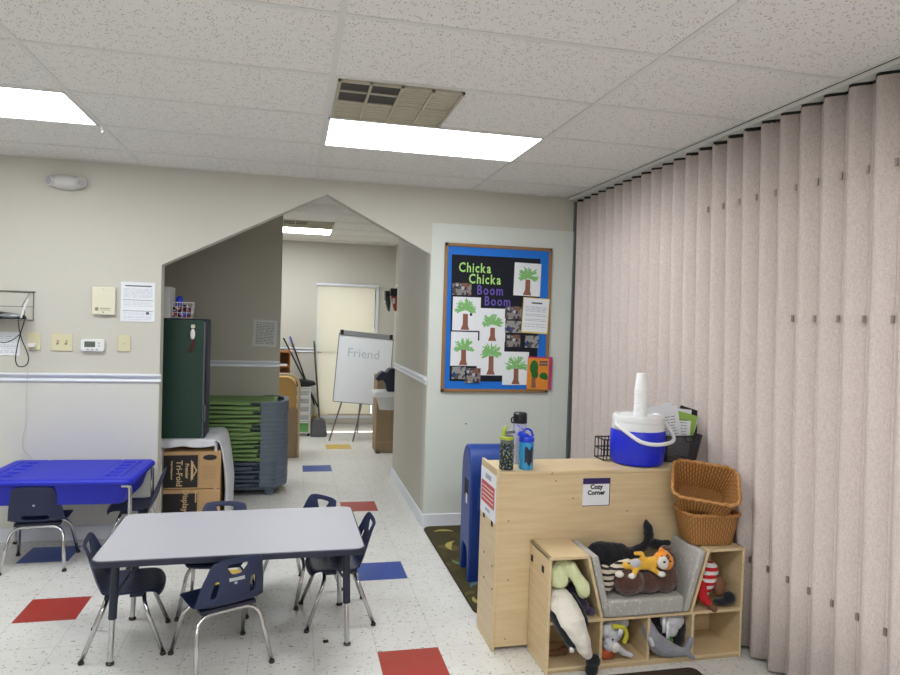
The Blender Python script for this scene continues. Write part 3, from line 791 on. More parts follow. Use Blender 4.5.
photo(465, 368, 480, 383, 'small dark photo print right of the corner one, at the bottom', 'photo_a')
x0, z1 = wp(522.5, 297.5, BY-.016); x1, z0 = wp(547.6, 333.8, BY-.016); w_, h_ = x1-x0, z1-z0
t = thing('typed_letter', 'cream typed letter pinned over the right edge of the board', 'letter', ((x0+x1)/2, BY-.0245, (z0+z1)/2), rot=(0, 2, 0))
obj('backing', MB().box(-w_/2, w_/2, -.0012, 0, -h_/2, h_/2), 'cover_yellow', t, smooth=False)
obj('sheet', MB().box(-w_/2+.006, w_/2-.006, -.002, -.001, -h_/2+.012, h_/2-.006), 'paper', t, smooth=False)
obj('heading', MB().box(-.04, .05, -.0028, -.002, .096, .108), 'ink', t, smooth=False)
obj('printing', lines_mb([.07, .058, .046, .034, .01, -.002, -.03, -.042, -.07, -.09], w_*.8, h_, .004, .003, 11), 'ink_light', t, smooth=False)
# picture book cover: plain green tree on orange
x0, z1 = wp(527.4, 356.5, BY-.016); x1, z0 = wp(549.5, 389.5, BY-.016); w_, h_ = x1-x0, z1-z0
t = thing('book_cover', 'orange book cover with green trees at the lower right of the board', 'book cover', ((x0+x1)/2, BY-.0245, (z0+z1)/2), rot=(0, 1, 0))
obj('border', MB().box(-w_/2, w_/2+.012, -.0012, 0, -h_/2, h_/2), 'cover_magenta', t, smooth=False)
obj('cover', MB().box(-w_/2, w_/2-.018, -.0024, -.001, -h_/2, h_/2-.012), 'cover_orange', t, smooth=False)
mb = MB()
for c in ((-.045, .045, .036, .06), (-.035, -.01, .03, .04), (.04, -.02, .035, .028), (.06, -.035, .02, .02)): mb.ell((c[0], -.003, c[1]), (c[2], .0015, c[3]), 14)
obj('foliage', mb, 'leaf_dark', t)
obj('trunk', MB().prism([(-.06, -.12), (-.02, -.12), (-.03, -.06), (-.02, -.03), (-.06, -.03)], -.004, -.002, 'xz'), 'trunk_brown', t, smooth=False)
obj('printing', MB().box(.0, .07, -.003, -.002, .085, .1).box(.0, .07, -.003, -.002, .062, .077), 'ink', t, smooth=False)
o = obj('wall_bolt', MB().lathe([(.006, 0), (.006, .003), (0, .004)], 12, M=Matrix.Rotation(R_(90), 4, 'X')), 'ink_dark', loc=(1.368, BY, .816)); tag(o, 'small dark bolt hole dot on the white panel below the bulletin board', 'bolt')

# ================================================================ CHAIRS
def chair(label, loc, rz, holes=True, lab=False, group=None):
    t = thing('school_chair', label, 'chair', loc, rz, group)
    # shell: profile from front lip over the seat up to the top of the back  (y, z, halfwidth, curl)
    prof = [(.165, .270, .135, .0), (.170, .286, .15, .0), (.15, .300, .158, .004), (.09, .300, .163, .010), (.02, .294, .166, .014), (-.05, .289, .166, .016),
            (-.095, .294, .164, .022), (-.122, .318, .162, .030), (-.134, .348, .158, .030), (-.150, .395, .150, .028), (-.163, .437, .142, .026), (-.170, .460, .134, .022), (-.177, .487, .128, .018), (-.185, .514, .122, .012), (-.192, .542, .112, .006)]
    n = len(prof); rows = []
    for i, (y, z, w, c) in enumerate(prof):
        if i >= 10: a = .022+.036*max(0, min(1, (z-.460)/.054))
        else: a = .03
        a = min(a, w*.46)
        s1, s2 = w*.50, w*.66
        xs = [-w, -w*.86, -s2, -s1, -a, 0, a, s1, s2, w*.86, w]
        back = i >= 7
        row = []
        for x in xs:
            k = (abs(x)/w)**3
            if back: row.append((x, y+c*k, z-(.012*k if i == n-1 else 0)))
            else: row.append((x, y-(.02*k if i < 3 else 0), z+c*k*.8))
        rows.append(row)
    mb = MB(); vs = [v for r in rows for v in r]; m = 11; fs = []
    for j in range(n-1):
        for i in range(m-1):
            if holes and j in (11, 12) and i in (4, 5): continue       # hand hole
            if holes and j in (8, 9) and i in (2, 7): continue         # slots
            if not holes and j == 7 and 3 <= i <= 6: continue
            fs.append((j*m+i, j*m+i+1, (j+1)*m+i+1, (j+1)*m+i))
    mb.add(vs, fs)
    sh = obj('seat_shell', mb, 'navy_plastic', t, solid=.008, subsurf=2, smooth=True)
    me = sh.data; cnt = {}
    for p in me.polygons:
        for k in p.edge_keys: cnt[k] = cnt.get(k, 0)+1
    at_ = me.attributes.new('crease_edge', 'FLOAT', 'EDGE')
    for e in me.edges:
        i0, i1 = e.vertices; rim = any(v % m in (0, m-1) or v//m in (0, n-1) for v in (i0, i1))
        at_.data[e.index].value = .9 if cnt.get(tuple(sorted((i0, i1))), 0) == 1 and not rim else 0
    cr = me.attributes.new('crease_vert', 'FLOAT', 'POINT')
    for v in (([11*m+4, 11*m+6, 13*m+4, 13*m+6]+[j*m+i for j in (8, 10) for i in (2, 3, 7, 8)]) if holes else []): cr.data[v].value = .7
    mb = MB().box(-.13, .13, .02, .08, .272, .290).box(-.13, .13, -.09, -.03, .268, .286)
    obj('seat_bracket', mb, 'navy_dark', t, bevel=.003)
    for s_ in (1, -1):
        yb, yf = .05*s_, .175*s_
        hw = .165
        pts = bend([(-hw-.012, yf, .012), (-hw+.02, yb+.03*s_, .262), (hw-.02, yb+.03*s_, .262), (hw+.012, yf, .012)], .075, 6)
        fr = obj('leg_frame', MB().tube(pts, .0105, 10), 'chrome', t, smooth=True)
        for q in (-1, 1): obj('glide', MB().lathe([(0, 0), (.013, .001), (.0145, .008), (.011, .017), (0, .018)], 12), 'glide', fr, loc=(q*(hw+.013), yf, 0))
    obj('rivet', MB().lathe([(.008, 0), (.007, .003), (0, .004)], 12, M=Matrix.Translation((0, -.1605, .418)) @ Matrix.Rotation(R_(76), 4, 'X')), 'rivet', t)
    if lab: obj('name_label', MB().box(-.036, .036, -.0008, .0008, -.011, .011), 'label_grey', t, loc=(.002, -.1695, .441), rot=(-17, 0, 0), label='blank grey name label')
    return t
chair('navy plastic chair turned with its back to the viewer at the long grey table', (-.295, 3.338, 0), 26, lab=True)
chair('navy plastic chair at the left end of the grey table, side on', (-.76, 3.58, 0), -84)
chair('navy plastic chair at the right end of the grey table, near blue floor tile', (.27, 3.735, 0), 94)
chair('navy plastic chair behind the grey table in front of the cardboard boxes', (-.372, 3.95, 0), 176)
chair('navy plastic chair behind the right end of the grey table, near the red hallway tile', (.07, 4.08, 0), 131)
chair('navy plastic chair in front of the blue activity table', (-1.54, 4.785, 0), 3, holes=False)
chair('navy plastic chair at the right end of the blue activity table', (-1.03, 5.02, 0), 95)

# ================================================================ GREY TABLE
TX, TY, TZ = -.245, 3.61, .53
t = thing('activity_table', 'rectangular children table with pale grey laminate top and navy edge', 'table', (TX, TY, 0), .8)
hw, hd = .612, .375
obj('tabletop', MB().prism(rrect(-hw+.008, hw-.008, -hd+.008, hd-.008, .045), TZ-.02, TZ, 'xy'), 'laminate', t, bevel=.001)
obj('edge_band', MB().prism(rrect(-hw, hw, -hd, hd, .05), TZ-.032, TZ-.0035, 'xy'), 'navy_dark', t, bevel=.004)
for sx in (-1, 1):
    for sy in (-1, 1):
        x, y = sx*(hw-.085), sy*(hd-.135)
        top = (x, y, TZ-.03); ft = Vector((x+.018*sx, y+.0*sy, 0)); mid = Vector(top).lerp(ft, .57)
        lg = obj('leg', MB().tube([top, mid], .0185, 14), 'navy_dark', t)
        low = Vector(top).lerp(ft, .97)
        obj('lower_tube', MB().tube([mid, low], [.0125, .0125], 12), 'chrome', lg)
        obj('glide', MB().lathe([(0, 0), (.017, .001), (.019, .008), (.013, .016), (0, .017)], 14), 'glide', lg, loc=(ft.x, ft.y, 0))
        obj('brace', MB().tube([mid+Vector((0, 0, .10)), (x-.12*sx, y-.03*sy, TZ-.03)], .006, 8), 'navy_dark', t)
o = obj('floor_crumb', MB().box(-.012, .012, -.011, .011, 0, .006), 'ink_dark', loc=(.20, 3.425, 0), rot=(0, 0, 12)); tag(o, 'tiny dark blue scrap lying on the floor by the table leg', 'scrap')

# ================================================================ BLUE ACTIVITY TABLE
bx, by, bz = -1.405, 4.90, .58
t = thing('sand_table', 'blue plastic sand and water table with moulded lid and chrome legs', 'table', (bx, by, 0), -2.5)
hw, hd = .46, .315
def lidz(x, y):
    z = 0
    d = min(hw-abs(x), hd-abs(y))
    if d < .015: z -= (.015-d)*.9
    ax = abs(x)
    if .235 < ax < .245: z -= .004
    if .02 < d < .028: z -= .003
    if ax > .26 and ax < .41 and abs(y) < .25:
        if .365 < ax < .385 and abs(y) < .23: z -= .018
        if .275 < ax < .345:
            f = (y+.25)/.1
            if (f % 1) > .28 and (f % 1) < .78: z -= .02
    return z
mb = MB(); NX, NY = 116, 80; r_ = .05
def lid(u, v):
    x = -hw+2*hw*u; y = -hd+2*hd*v
    z = lidz(x, y)
    # rounded plan corners
    cx, cy = hw-r_, hd-r_
    if abs(x) > cx and abs(y) > cy:
        dx, dy = abs(x)-cx, abs(y)-cy; q = max(dx, dy)/math.hypot(dx, dy) if math.hypot(dx, dy) > 0 else 1
        x = math.copysign(cx+dx*q, x); y = math.copysign(cy+dy*q, y)
    return (x, y, bz+z)
mb.surf(lid, NX, NY)
pl = rrect(-hw, hw, -hd, hd, r_, 8)
n = len(pl)
mb.add([(x, y, bz-.013) for x, y in pl]+[(x*1.006, y*1.006, bz-.022) for x, y in pl]+[(x*1.0, y*1.0, bz-.035) for x, y in pl]+[(x*.97, y*.96, bz-.035) for x, y in pl],
       [(k*n+i, k*n+(i+1) % n, (k+1)*n+(i+1) % n, (k+1)*n+i) for k in range(3) for i in range(n)])
obj('lid', mb, 'blue_plastic', t, smooth=True)
mb = MB(); a = rrect(-hw+.03, hw-.03, -hd+.03, hd-.03, .05); b = rrect(-hw+.06, hw-.06, -hd+.06, hd-.06, .06)
mb.add([(x, y, bz-.033) for x, y in a]+[(x, y, bz-.15) for x, y in b]+[(x*.97, y*.97, bz-.17) for x, y in b],
       [(k*len(a)+i, k*len(a)+(i+1) % len(a), (k+1)*len(a)+(i+1) % len(a), (k+1)*len(a)+i) for k in range(2) for i in range(len(a))]+[tuple(range(2*len(a), 3*len(a)))])
obj('tub', mb, 'blue_plastic', t, smooth=None)
obj('drain_cap', MB().lathe([(.03, 0), (.03, .02), (0, .02)], 16), 'black_plastic', t, loc=(.30, 0, bz-.19))
for sx in (-1, 1):
    for sy in (-1, 1):
        x, y = sx*(hw-.018), sy*(hd-.03)
        lg = obj('leg', MB().tube(bend([(x-.05*sx, y, bz-.045), (x, y, bz-.045), (x, y, .02)], .03), .0125, 12), 'chrome', t)
        obj('glide', MB().lathe([(0, 0), (.015, .001), (.017, .01), (.012, .02), (0, .021)], 12), 'glide', lg, loc=(x, y, 0))

# ================================================================ ALCOVE: draped stand, boxes, green locker, basket
t = thing('draped_stand', 'low stand covered by a white cloth under the green locker', 'covered stand', (-.985, 5.545, 0))
sw, sd, sh = .46, .62, .652
mb = MB().box(.0, .03, 0, sd, 0, sh-.02).box(sw-.05, sw-.03, 0.02, sd, 0, sh-.02).box(0, sw-.03, sd-.03, sd, 0, sh-.02).box(0, sw-.03, .02, sd, sh-.03, sh-.012)
obj('stand_frame', mb, 'white_plastic', t, smooth=False)
def cloth(u, v):
    # u: along the cross-section (top from left to right, then down the side); v: depth
    s_ = u*1.15; y = v*sd
    if s_ < .40: x, z = s_, sh
    elif s_ < .50: a = (s_-.40)/.1*pi/2; x, z = .40+.06*sin(a), sh-.06*(1-cos(a))
    else: k = s_-.50; x, z = .46+.045*min(1, k/.35)+.012*sin(v*19+k*6), sh-.06-k
    z += .004*sin(v*15+u*9)*(1 if s_ < .5 else 0)
    return (x, y-.012*sin(u*9), max(.01, z))
obj('cloth', MB().surf(cloth, 60, 24), 'cloth_white', t, solid=.006, smooth=True)
mb = MB().surf(lambda u, v: (.0+.42*u, -.012+.006*sin(u*20), sh-v*(.055+.006*sin(u*11))), 30, 6)
obj('cloth_front', mb, 'cloth_white', t, solid=.004, smooth=True)
def carton(label, loc, w, d, h, words, top):
    t = thing('cardboard_box', label, 'cardboard box', loc)
    obj('carton', MB().box(0, w, 0, d, 0, h), 'kraft', t, bevel=.004)
    obj('black_print', MB().box(.004, w*.60, -.0015, 0, .012, h-.03).box(w*.62, w*.62+.001, -.0015, 0, .01, h-.01), 'box_black', t, smooth=False)
    for s_, sz, x, z, m, rr in words: text('printed_word', s_, sz, m, t, (x, -.002, z), (90, 90, 0), .001)
    if top:
        obj('emblem', MB().prism([(.205, .075), (.222, .075), (.222, .215), (.205, .215)], -.003, -.0016, 'xz').prism([(.205, .06), (.252, .145), (.205, .23), (.205, .215), (.241, .145), (.205, .075)], -.0032, -.0016, 'xz'), 'box_print', t, smooth=False)
        e = [(w*.81+.052*cos(k*pi/10), h-.05+.022*sin(k*pi/10)) for k in range(20)]
        obj('oval_mark', MB().prism(e, -.0022, -.0005, 'xz'), 'box_black', t, smooth=False)
    obj('fine_print', lines_mb([0, -.014, -.028, -.042, -.056, -.07, -.084, -.098], .10, .1, .003, .001, 4), 'kraft_plain', t, loc=(w*.8, -.0008, h*.6), smooth=False)
    obj('tape_seam', MB().box(w*.60, w*.605, -.001, 0, 0, h), 'kraft_plain', t, smooth=False)
carton('upper cardboard box printed Tri-Fold inside the white draped stand', (-.95, 5.56, .265), .425, .45, .295,
       [('Tri-Fold', .062, .10, .225, 'box_print', 0), ('Premier', .036, .165, .20, 'box_print', 0), ('Project Display Board', .016, .06, .22, 'box_print', 0)], True)
carton('lower cardboard box printed Display Board under the Tri-Fold one', (-.95, 5.56, .0), .425, .45, .26,
       [('Display Board', .060, .15, .262, 'box_print', 0), ('Presentation', .018, .24, .25, 'box_print', 0)], False)
t = thing('green_locker', 'tall dark green metal cabinet standing on the white draped stand', 'cabinet', (-.985, 5.57, sh+.006))
lw, ld, lh = .325, .26, .93
obj('body', MB().box(0, lw+.012, .02, ld, 0, lh), 'navy_dark', t, bevel=.012)
dr = obj('door', MB().prism(rrect(.0, lw-.012, .004, lh-.006, .02), -.012, .02, 'xz'), 'locker_green', t, bevel=.004)
obj('edge_trim', MB().box(lw-.012, lw-.004, -.010, .02, .01, lh-.02), 'metal_grey', t, bevel=.002)
obj('handle', MB().tube(bend([(lw-.01, -.008, .27), (lw+.012, -.045, .26), (lw+.012, -.045, .14), (lw-.01, -.008, .13)], .012), .005, 8), 'metal_grey', t)
o = thing('key_tag', 'white key tag with dark red cord hanging on the green cabinet door', 'key tag', (-.985+.235, 5.553, sh+lh-.075))
obj('magnet', MB().box(-.014, .014, -.012, 0, .01, .038), 'paper_cream', o, bevel=.003)
obj('tag', MB().ell((0, -.012, -.035), (.018, .008, .042)), 'white_plastic', o, smooth=True)
obj('cord', MB().tube(smooth_path([(0, -.012, -.07), (.008, -.012, -.10), (-.006, -.012, -.125), (-.02, -.012, -.155), (-.03, -.012, -.18)]), .004, 6).tube(smooth_path([(0, -.012, -.07), (-.004, -.012, -.11), (.01, -.012, -.14), (.0, -.012, -.17)]), .003, 6), 'red_cord', o)
# wire basket with odds and ends
ztop = sh+.006+lh
t = thing('wire_basket', 'small white wire basket on top of the green cabinet', 'basket', (-.86, 5.68, ztop+.001))
mb = MB()
for z, k in ((.004, .9), (.045, .95), (.09, 1), (.125, 1.04)):
    mb.tube([(-.09*k, -.06*k, z), (.09*k, -.06*k, z), (.09*k, .06*k, z), (-.09*k, .06*k, z)], .003 if z > .1 else .002, 6, closed=True)
for i in range(6):
    for sy in (-1, 1): x = -.09+.036*i; mb.tube([(x*.9, .06*.9*sy, .004), (x*1.04, .06*1.04*sy, .125)], .002, 5)
for i in range(4):
    for sx in (-1, 1): y = -.06+.04*i; mb.tube([(.09*.9*sx, y*.9, .004), (.09*1.04*sx, y*1.04, .125)], .002, 5)
obj('basket_wires', mb, 'basket_white', t)
o = obj('toy_bundle', MB().box(-.07, .07, -.045, .045, .008, .06).ell((-.03, 0, .07), (.04, .035, .03)).ell((.035, 0, .075), (.04, .035, .035)), 'misc_colours', loc=(-.86, 5.68, ztop+.001)); tag(o, 'dark bundle of small coloured items inside the white wire basket', 'items')
o = obj('blue_bottle', MB().lathe([(.03, 0), (.032, .13), (.026, .16), (.018, .175), (0, .18)], 16), 'lid_blue', loc=(-.89, 5.79, ztop+.001)); tag(o, 'dark blue container standing behind the white wire basket', 'container')
o = obj('paper_stack', MB().box(-.025, .025, -.12, .12, 0, .24), 'paper_grey', loc=(-.945, 5.66, ztop+.001), bevel=.003); tag(o, 'upright pale paper box at the left on the green cabinet', 'box')

# ================================================================ COTS
cx, cy = -.72, 6.53
proto = thing('stacking_cot', 'x', 'cot', (cx, cy, .09), 0, 'stack of green and grey cots')
L2, D2, RC = .70, .27, .17
rows_ = []
# end frames: rounded U shapes with a skirt
def endmb(sgn):
    mb = MB(); prof = []
    x_in = .46
    pts = [(x_in, -D2)]+[(L2-RC+RC*sin(a), -D2+RC-RC*cos(a)) for a in [k*pi/2/7 for k in range(8)]]
    pts += [(L2-RC+RC*cos(a), D2-RC+RC*sin(a)) for a in [k*pi/2/7 for k in range(8)]]+[(x_in, D2)]
    ins = [(x*.94 if x > x_in else x, y*.86) for x, y in pts]
    z0, z1 = .001, .038; n = len(pts)
    vs = [(x*sgn, y, z0) for x, y in pts]+[(x*sgn*1.004, y*1.01, z1-.006) for x, y in pts]+[(x*sgn, y, z1) for x, y in pts]+[(x*sgn, y, z1-.002) for x, y in ins]+[(x*sgn, y, z0) for x, y in ins]
    fs = [(k*n+i, k*n+i+1, ((k+1) % 5)*n+i+1, ((k+1) % 5)*n+i) for k in range(5) for i in range(n-1)]
    fs += [tuple(k*n for k in range(5)), tuple(k*n+n-1 for k in range(5))]
    mb.add(vs, fs); return mb
obj('end_frame', endmb(1), 'cot_grey', proto); obj('end_frame', endmb(-1), 'cot_grey', proto)
obj('side_rail', MB().tube([(-.45, -D2+.012, .014), (.45, -D2+.012, .014)], .011, 8), 'cot_rail', proto)
obj('side_rail', MB().tube([(-.45, D2-.012, .014), (.45, D2-.012, .014)], .011, 8), 'cot_rail', proto)
def sheetmb(seed, m):
    rnd = random.Random(seed); a, b = rnd.uniform(0, 6), rnd.uniform(0, 6); k_ = rnd.uniform(.25, 1)
    def fn(u, v):
        x = -.60+1.20*u; y = (-D2-.004)+(2*D2+.006)*v
        e = min(v, 1-v)
        return (x, y, .0345+.001*sin(u*7+a)*sin(v*3+b)-(.006 if e < .04 else 0)+(.001 if e > .2 else 0))
    mb = MB().surf(fn, 24, 12)
    # front hem hanging over the rail
    hem = .017+.011*k_
    mb.surf(lambda u, v: (-.60+(1.02+.05*sin(a))*u, -D2-.006-.002*sin(u*22+a), .030-v*(hem+.006*sin(u*9+b))), 24, 2)
    return mb
NC = 20
greens = [1]*14+[0]*6
lab_g = ['top cot of the stack, its green sheet fully in view']+[None]*18+['lowest cot of the stack, just above the casters']
cots = []
for i in range(NC):     # i = 0 is the top one
    zc = .09+.0385*(NC-1-i)
    c = proto if i == 0 else dup(proto)
    c.location = (cx+random.uniform(-.004, .004), cy, zc); c.rotation_euler = (0, 0, R_(random.uniform(-.35, .35)))
    green = i < 14
    c['label'] = lab_g[i] or ('green sheeted cot in the stack between the green locker and hallway' if green else 'bare grey cot in the lower part of the stack by the locker')
    c['group'] = 'cots with green sheets in the stack' if green else 'bare grey cots low in the stack'
    if i in (0, NC-1): del c['group']
    cots.append((c, green, i))
for c, green, i in cots:
    obj('sheet', sheetmb(i, 0), 'cot_green' if green else 'cot_sheet_dark', c, smooth=True, solid=.002)
t = thing('cot_dolly', 'grey wheeled base under the cot stack', 'dolly', (cx, cy, 0))
obj('deck', MB().prism(rrect(-.62, .62, -.24, .24, .1), .06, .09, 'xy'), 'cot_grey', t, bevel=.004)
for sx in (-1, 1):
    for sy in (-1, 1):
        k = obj('caster', MB().box(-.03, .03, -.03, .03, .04, .062).lathe([(.03, -.02), (.045, -.016), (.045, .016), (.03, .02)], 16, M=Matrix.Translation((0, 0, .045)) @ Matrix.Rotation(R_(90), 4, 'X')), 'cot_grey', t, loc=(.55*sx, .18*sy, 0))

# ================================================================ BACK ROOM
# tan play unit with a rounded top corner behind the cots
t = thing('play_unit', 'tan unit with rounded top corner standing behind the cot stack', 'play furniture', (-.31, 8.0, 0))
pts = [(0, 0), (.40, 0), (.40, .82)]+[(.40-.14+.14*cos(a), .82+.14*sin(a)) for a in [k*pi/2/6 for k in range(7)]]+[(0, .96)]
obj('panel', MB().prism([(x*.93, z*.965+.0) for x, z in pts], 0, .40, 'xz'), 'tan_board', t, bevel=.004)
obj('rim', MB().tube([(x, -.005, z) for x, z in pts[1:]], .016, 8), 'tan_rim', t)
obj('lower_wrap', MB().box(-.0, .385, -.03, .0, 0, .56), 'kraft_plain', t, bevel=.006)
t = thing('wooden_shelf', 'small orange brown wooden shelf against the far wall left of the brooms', 'shelf', (-.32, 9.2, 0))
mb = MB().box(0, .02, 0, .3, 0, 1.17).box(.28, .30, 0, .3, 0, 1.17).box(.02, .28, 0, .3, 1.14, 1.16).box(.02, .28, 0, .3, .95, .965).box(.02, .28, 0, .3, .6, .615).box(.02, .28, .28, .3, 0, 1.15)
obj('shelf_body', mb, 'wood_orange', t, smooth=False); obj('folded_paper', MB().box(.06, .26, .03, .2, .966, .99), 'paper', t, smooth=False)
# drawer cart
t = thing('drawer_cart', 'white plastic cart with clear drawers beside the brooms', 'drawer cart', (-.07, 9.36, 0))
dw, dd = .33, .30
mb = MB()
for z in (.05, .215, .325, .435, .545, .655): mb.box(0, dw, 0, dd, z-.008, z+.008)
for x in (0, dw-.02):
    for y in (0, dd-.02): mb.box(x, x+.02, y, y+.02, .04, .66)
mb.box(0, dw, 0, dd, .65, .672)
obj('cart_frame', mb, 'white_plastic', t, bevel=.002)
for k, (z0, z1) in enumerate(((.06, .205), (.225, .315), (.335, .425), (.445, .535), (.555, .645))):
    d_ = obj('drawer', MB().box(.022, dw-.022, .01, dd-.02, z0, z1), 'drawer_green' if k == 0 else 'drawer_clear', t, bevel=.004, label='drawer with green things inside' if k == 0 else None)
    obj('drawer_lip', MB().box(.025, dw-.025, -.008, .01, z1-.02, z1-.006), 'white_plastic', d_, bevel=.002)
for x in (.02, dw-.02):
    for y in (.03, dd-.03): obj('caster', MB().lathe([(.02, -.01), (.02, .01)], 12, M=Matrix.Translation((x, y, .021)) @ Matrix.Rotation(R_(90), 4, 'X')).box(x-.008, x+.008, y-.008, y+.008, .03, .045), 'black_plastic', t)
t = obj('black_tray', MB().prism([(-.02, 0), (.30, 0), (.40, .03), (.37, .06), (.22, .09), (.1, .075), (-.02, .075)], 0, .26, 'xz'), 'black_matte', loc=(-.07, 9.38, .673), bevel=.01)
tag(t, 'black tray shaped object lying on top of the drawer cart', 'tray')
def at(px, py, Y): x, z = wp(px, py, Y); return Vector((x, Y, z))
# long handled dustpan and broom
p1, p0 = at(283.5, 338, 9.68), at(318, 407, 9.40)
t = thing('dustpan', 'grey long-handled dustpan leaning beside the drawer cart', 'dustpan', (p0.x, p0.y, 0))
o3 = Vector((p0.x, p0.y, 0))
obj('handle', MB().tube([p1-o3, p0-o3], .011, 8), 'black_plastic', t)
obj('pan', MB().prism([(-.09, .0), (.11, .0), (.13, .02), (.10, .22), (.05, .25), (-.03, .25), (-.08, .2)], -.09, .06, 'xz'), 'dustpan_grey', t, bevel=.02)
p1, p0 = at(290, 336.5, 9.70), at(314.5, 405, 9.55)
t = thing('broom', 'black-handled broom with purple tip leaning beside the drawer cart', 'broom', (p0.x, p0.y, 0)); o3 = Vector((p0.x, p0.y, 0))
tip = p0.lerp(p1, .9)
obj('handle', MB().tube([tip-o3, p0-o3], .011, 8), 'black_plastic', t); obj('handle_tip', MB().tube([tip-o3, p1-o3], .013, 8), 'broom_purple', t)
obj('bristles', MB().prism([(-.05, 0), (.08, 0), (.06, .2), (.03, .27), (-.02, .27), (-.04, .2)], -.05, .05, 'xz'), 'brush_yellow', t, bevel=.01)
p1, p0 = at(314, 341, 9.70), at(320.5, 419, 9.68)
t = obj('metal_pole', MB().tube([p1, (p0.x, p0.y, .02)], .012, 8), 'wire_grey'); t.location = (0, 0, 0)
tag(t, 'thin grey metal pole leaning on the far wall left of the window', 'pole')
# roller blind hanging in front of the far window
t = thing('roller_blind', 'cream roller blind pulled down over the far window', 'blind', (.33, 9.73, 0))
obj('head_rail', MB().tube([(-.02, -.03, 2.085), (.86, -.03, 2.085)], .022, 12), 'trim_white', t)
def bl(u, v):
    z = 2.08-v*(2.08-.245); w0 = .01+.055*max(0, sin(min(1, v*1.1)*pi))**2*(v > .3)*1.0
    return (w0*.5+(.80-.02*v)*u+.0, -.02-.006*sin(u*pi*3)*v-.01*sin(v*7)*(1-u), z)
obj('fabric', MB().surf(bl, 16, 20), 'blind_fabric', t, smooth=True)
obj('bottom_bar', MB().box(.0, .80, -.03, -.012, .238, .262), 'tan_rim', t, bevel=.003)
obj('sash_bar', MB().box(.0, .80, -.017, -.012, 1.12, 1.14), 'tan_rim', t, smooth=False)
# easel with whiteboard
E0 = 8.95
bl_, br_, tl_, tr_ = at(332.5, 401, E0), at(388, 405.5, E0), at(341.5, 333.5, E0+.16), at(391.5, 338.5, E0+.16)
t = thing('whiteboard_easel', 'whiteboard easel with Friend faintly written in marker', 'easel', (.87, E0, 0)); o3 = Vector((.87, E0, 0))
w_ = .68; h_ = .93; c0 = (bl_+br_)/2; c1 = (tl_+tr_)/2
tilt = math.degrees(math.atan2(c1.y-c0.y, c1.z-c0.z)); lean = -4.6
M0 = Matrix.Translation((c0+c1)/2-o3) @ Euler((-R_(tilt), R_(-lean), 0)).to_matrix().to_4x4()
h_ = (c1-c0).length; w_ = (br_-bl_).length*.98
mb = MB().box(-w_/2, w_/2, -.008, .008, -h_/2, h_/2, M=M0); bo = obj('board', mb, 'whiteboard', t, smooth=False)
fm = MB()
for a in ((-w_/2-.008, -w_/2, -h_/2, h_/2), (w_/2, w_/2+.008, -h_/2, h_/2), (-w_/2, w_/2, -h_/2-.008, -h_/2)): fm.box(a[0], a[1], -.012, .012, a[2], a[3], M=M0)
obj('board_frame', fm, 'metal_grey', t, smooth=False)
obj('clamp_bar', MB().box(-w_/2, w_/2, -.02, .012, h_/2-.02, h_/2+.045, M=M0), 'silver_plastic', t, bevel=.004)
for s_ in (-1, 1): obj('clamp_knob', MB().box(s_*(w_/2-.03)-.02, s_*(w_/2-.03)+.02, -.026, .012, h_/2-.018, h_/2+.048, M=M0), 'black_plastic', t, bevel=.004)
tm = text_mesh('Friend', .17, .0004, 0, 'CENTER'); o_ = obj('marker_writing', tm, 'marker_faint', t, smooth=False)
o_.matrix_local = M0 @ Matrix.Translation((-.02, -.0095, h_/2-.30)) @ Matrix.Rotation(R_(90), 4, 'X')
for a, b in (((-.27, -h_/2+.02), at(329.5, 428, 9.0)), ((.02, -h_/2+.02), at(353, 434.5, 8.9))):
    top_ = M0 @ Vector((a[0]*.9, .012, a[1])); q = Vector((b.x-o3.x, b.y-o3.y, .005)); obj('leg', MB().tube([top_, q], .010, 8), 'metal_grey', t)
q = M0 @ Vector((0, .02, h_/2-.1)); obj('leg', MB().tube([q, (0.05, .62, .01)], .010, 8), 'metal_grey', t)
o = obj('wall_outlet_far', MB().box(-.035, .035, -.006, 0, -.057, .057), 'ivory', loc=(1.33, FYY, 1.27), bevel=.003); o.name = 'wall_outlet'; tag(o, 'small ivory outlet plate on the far wall right of the window', 'outlet')
# tall open carton, white basin, black dispenser on the end of the hallway wall
t = thing('tall_carton', 'tall brown cardboard carton standing at the end of the hallway wall', 'cardboard box', (1.01, 8.17, 0), 0)
obj('carton', MB().box(0, .30, 0, .34, 0, .94), 'kraft_plain', t, bevel=.006)
obj('seam', MB().box(.145, .15, -.002, 0, 0, .94).box(0, .30, -.002, 0, .13, .135), 'kraft', t, smooth=False)
obj('torn_flap', MB().prism([(0, 0), (.06, .0), (.02, .05)], -.03, -.001, 'xz'), 'ink', t, smooth=False)
xc0, zc0 = wp(374, 398, 7.45)
BYY = 7.35
def q(px, py): return wp(px, py, BYY)
xl_, zt3 = q(374.5, 392); zr3 = q(385, 398)[1]; zb3 = q(385, 411)[1]; xr_ = 1.25
t = thing('wall_basin', 'small white basin projecting beyond the hallway wall end', 'basin', (0, BYY, 0))
obj('basin_rim', MB().box(xl_, xr_, .0, .32, zr3, zt3), 'white_plastic', t, bevel=.015)
cxb = (xl_+xr_)/2+.01; rb = (xr_-xl_)/2-.025
mb = MB().surf(lambda u, v: (cxb+(rb-.04*v)*cos(2*pi*u), .15+(.13-.04*v)*sin(2*pi*u), zr3-(zr3-zb3)*v), 24, 6, closed_u=True)
mb.lathe([(rb-.04, zb3), (0, zb3-.003)], 24, c=(cxb, .15, 0), sy=.6)
obj('bowl', mb, 'offwhite_plastic', t, smooth=True)
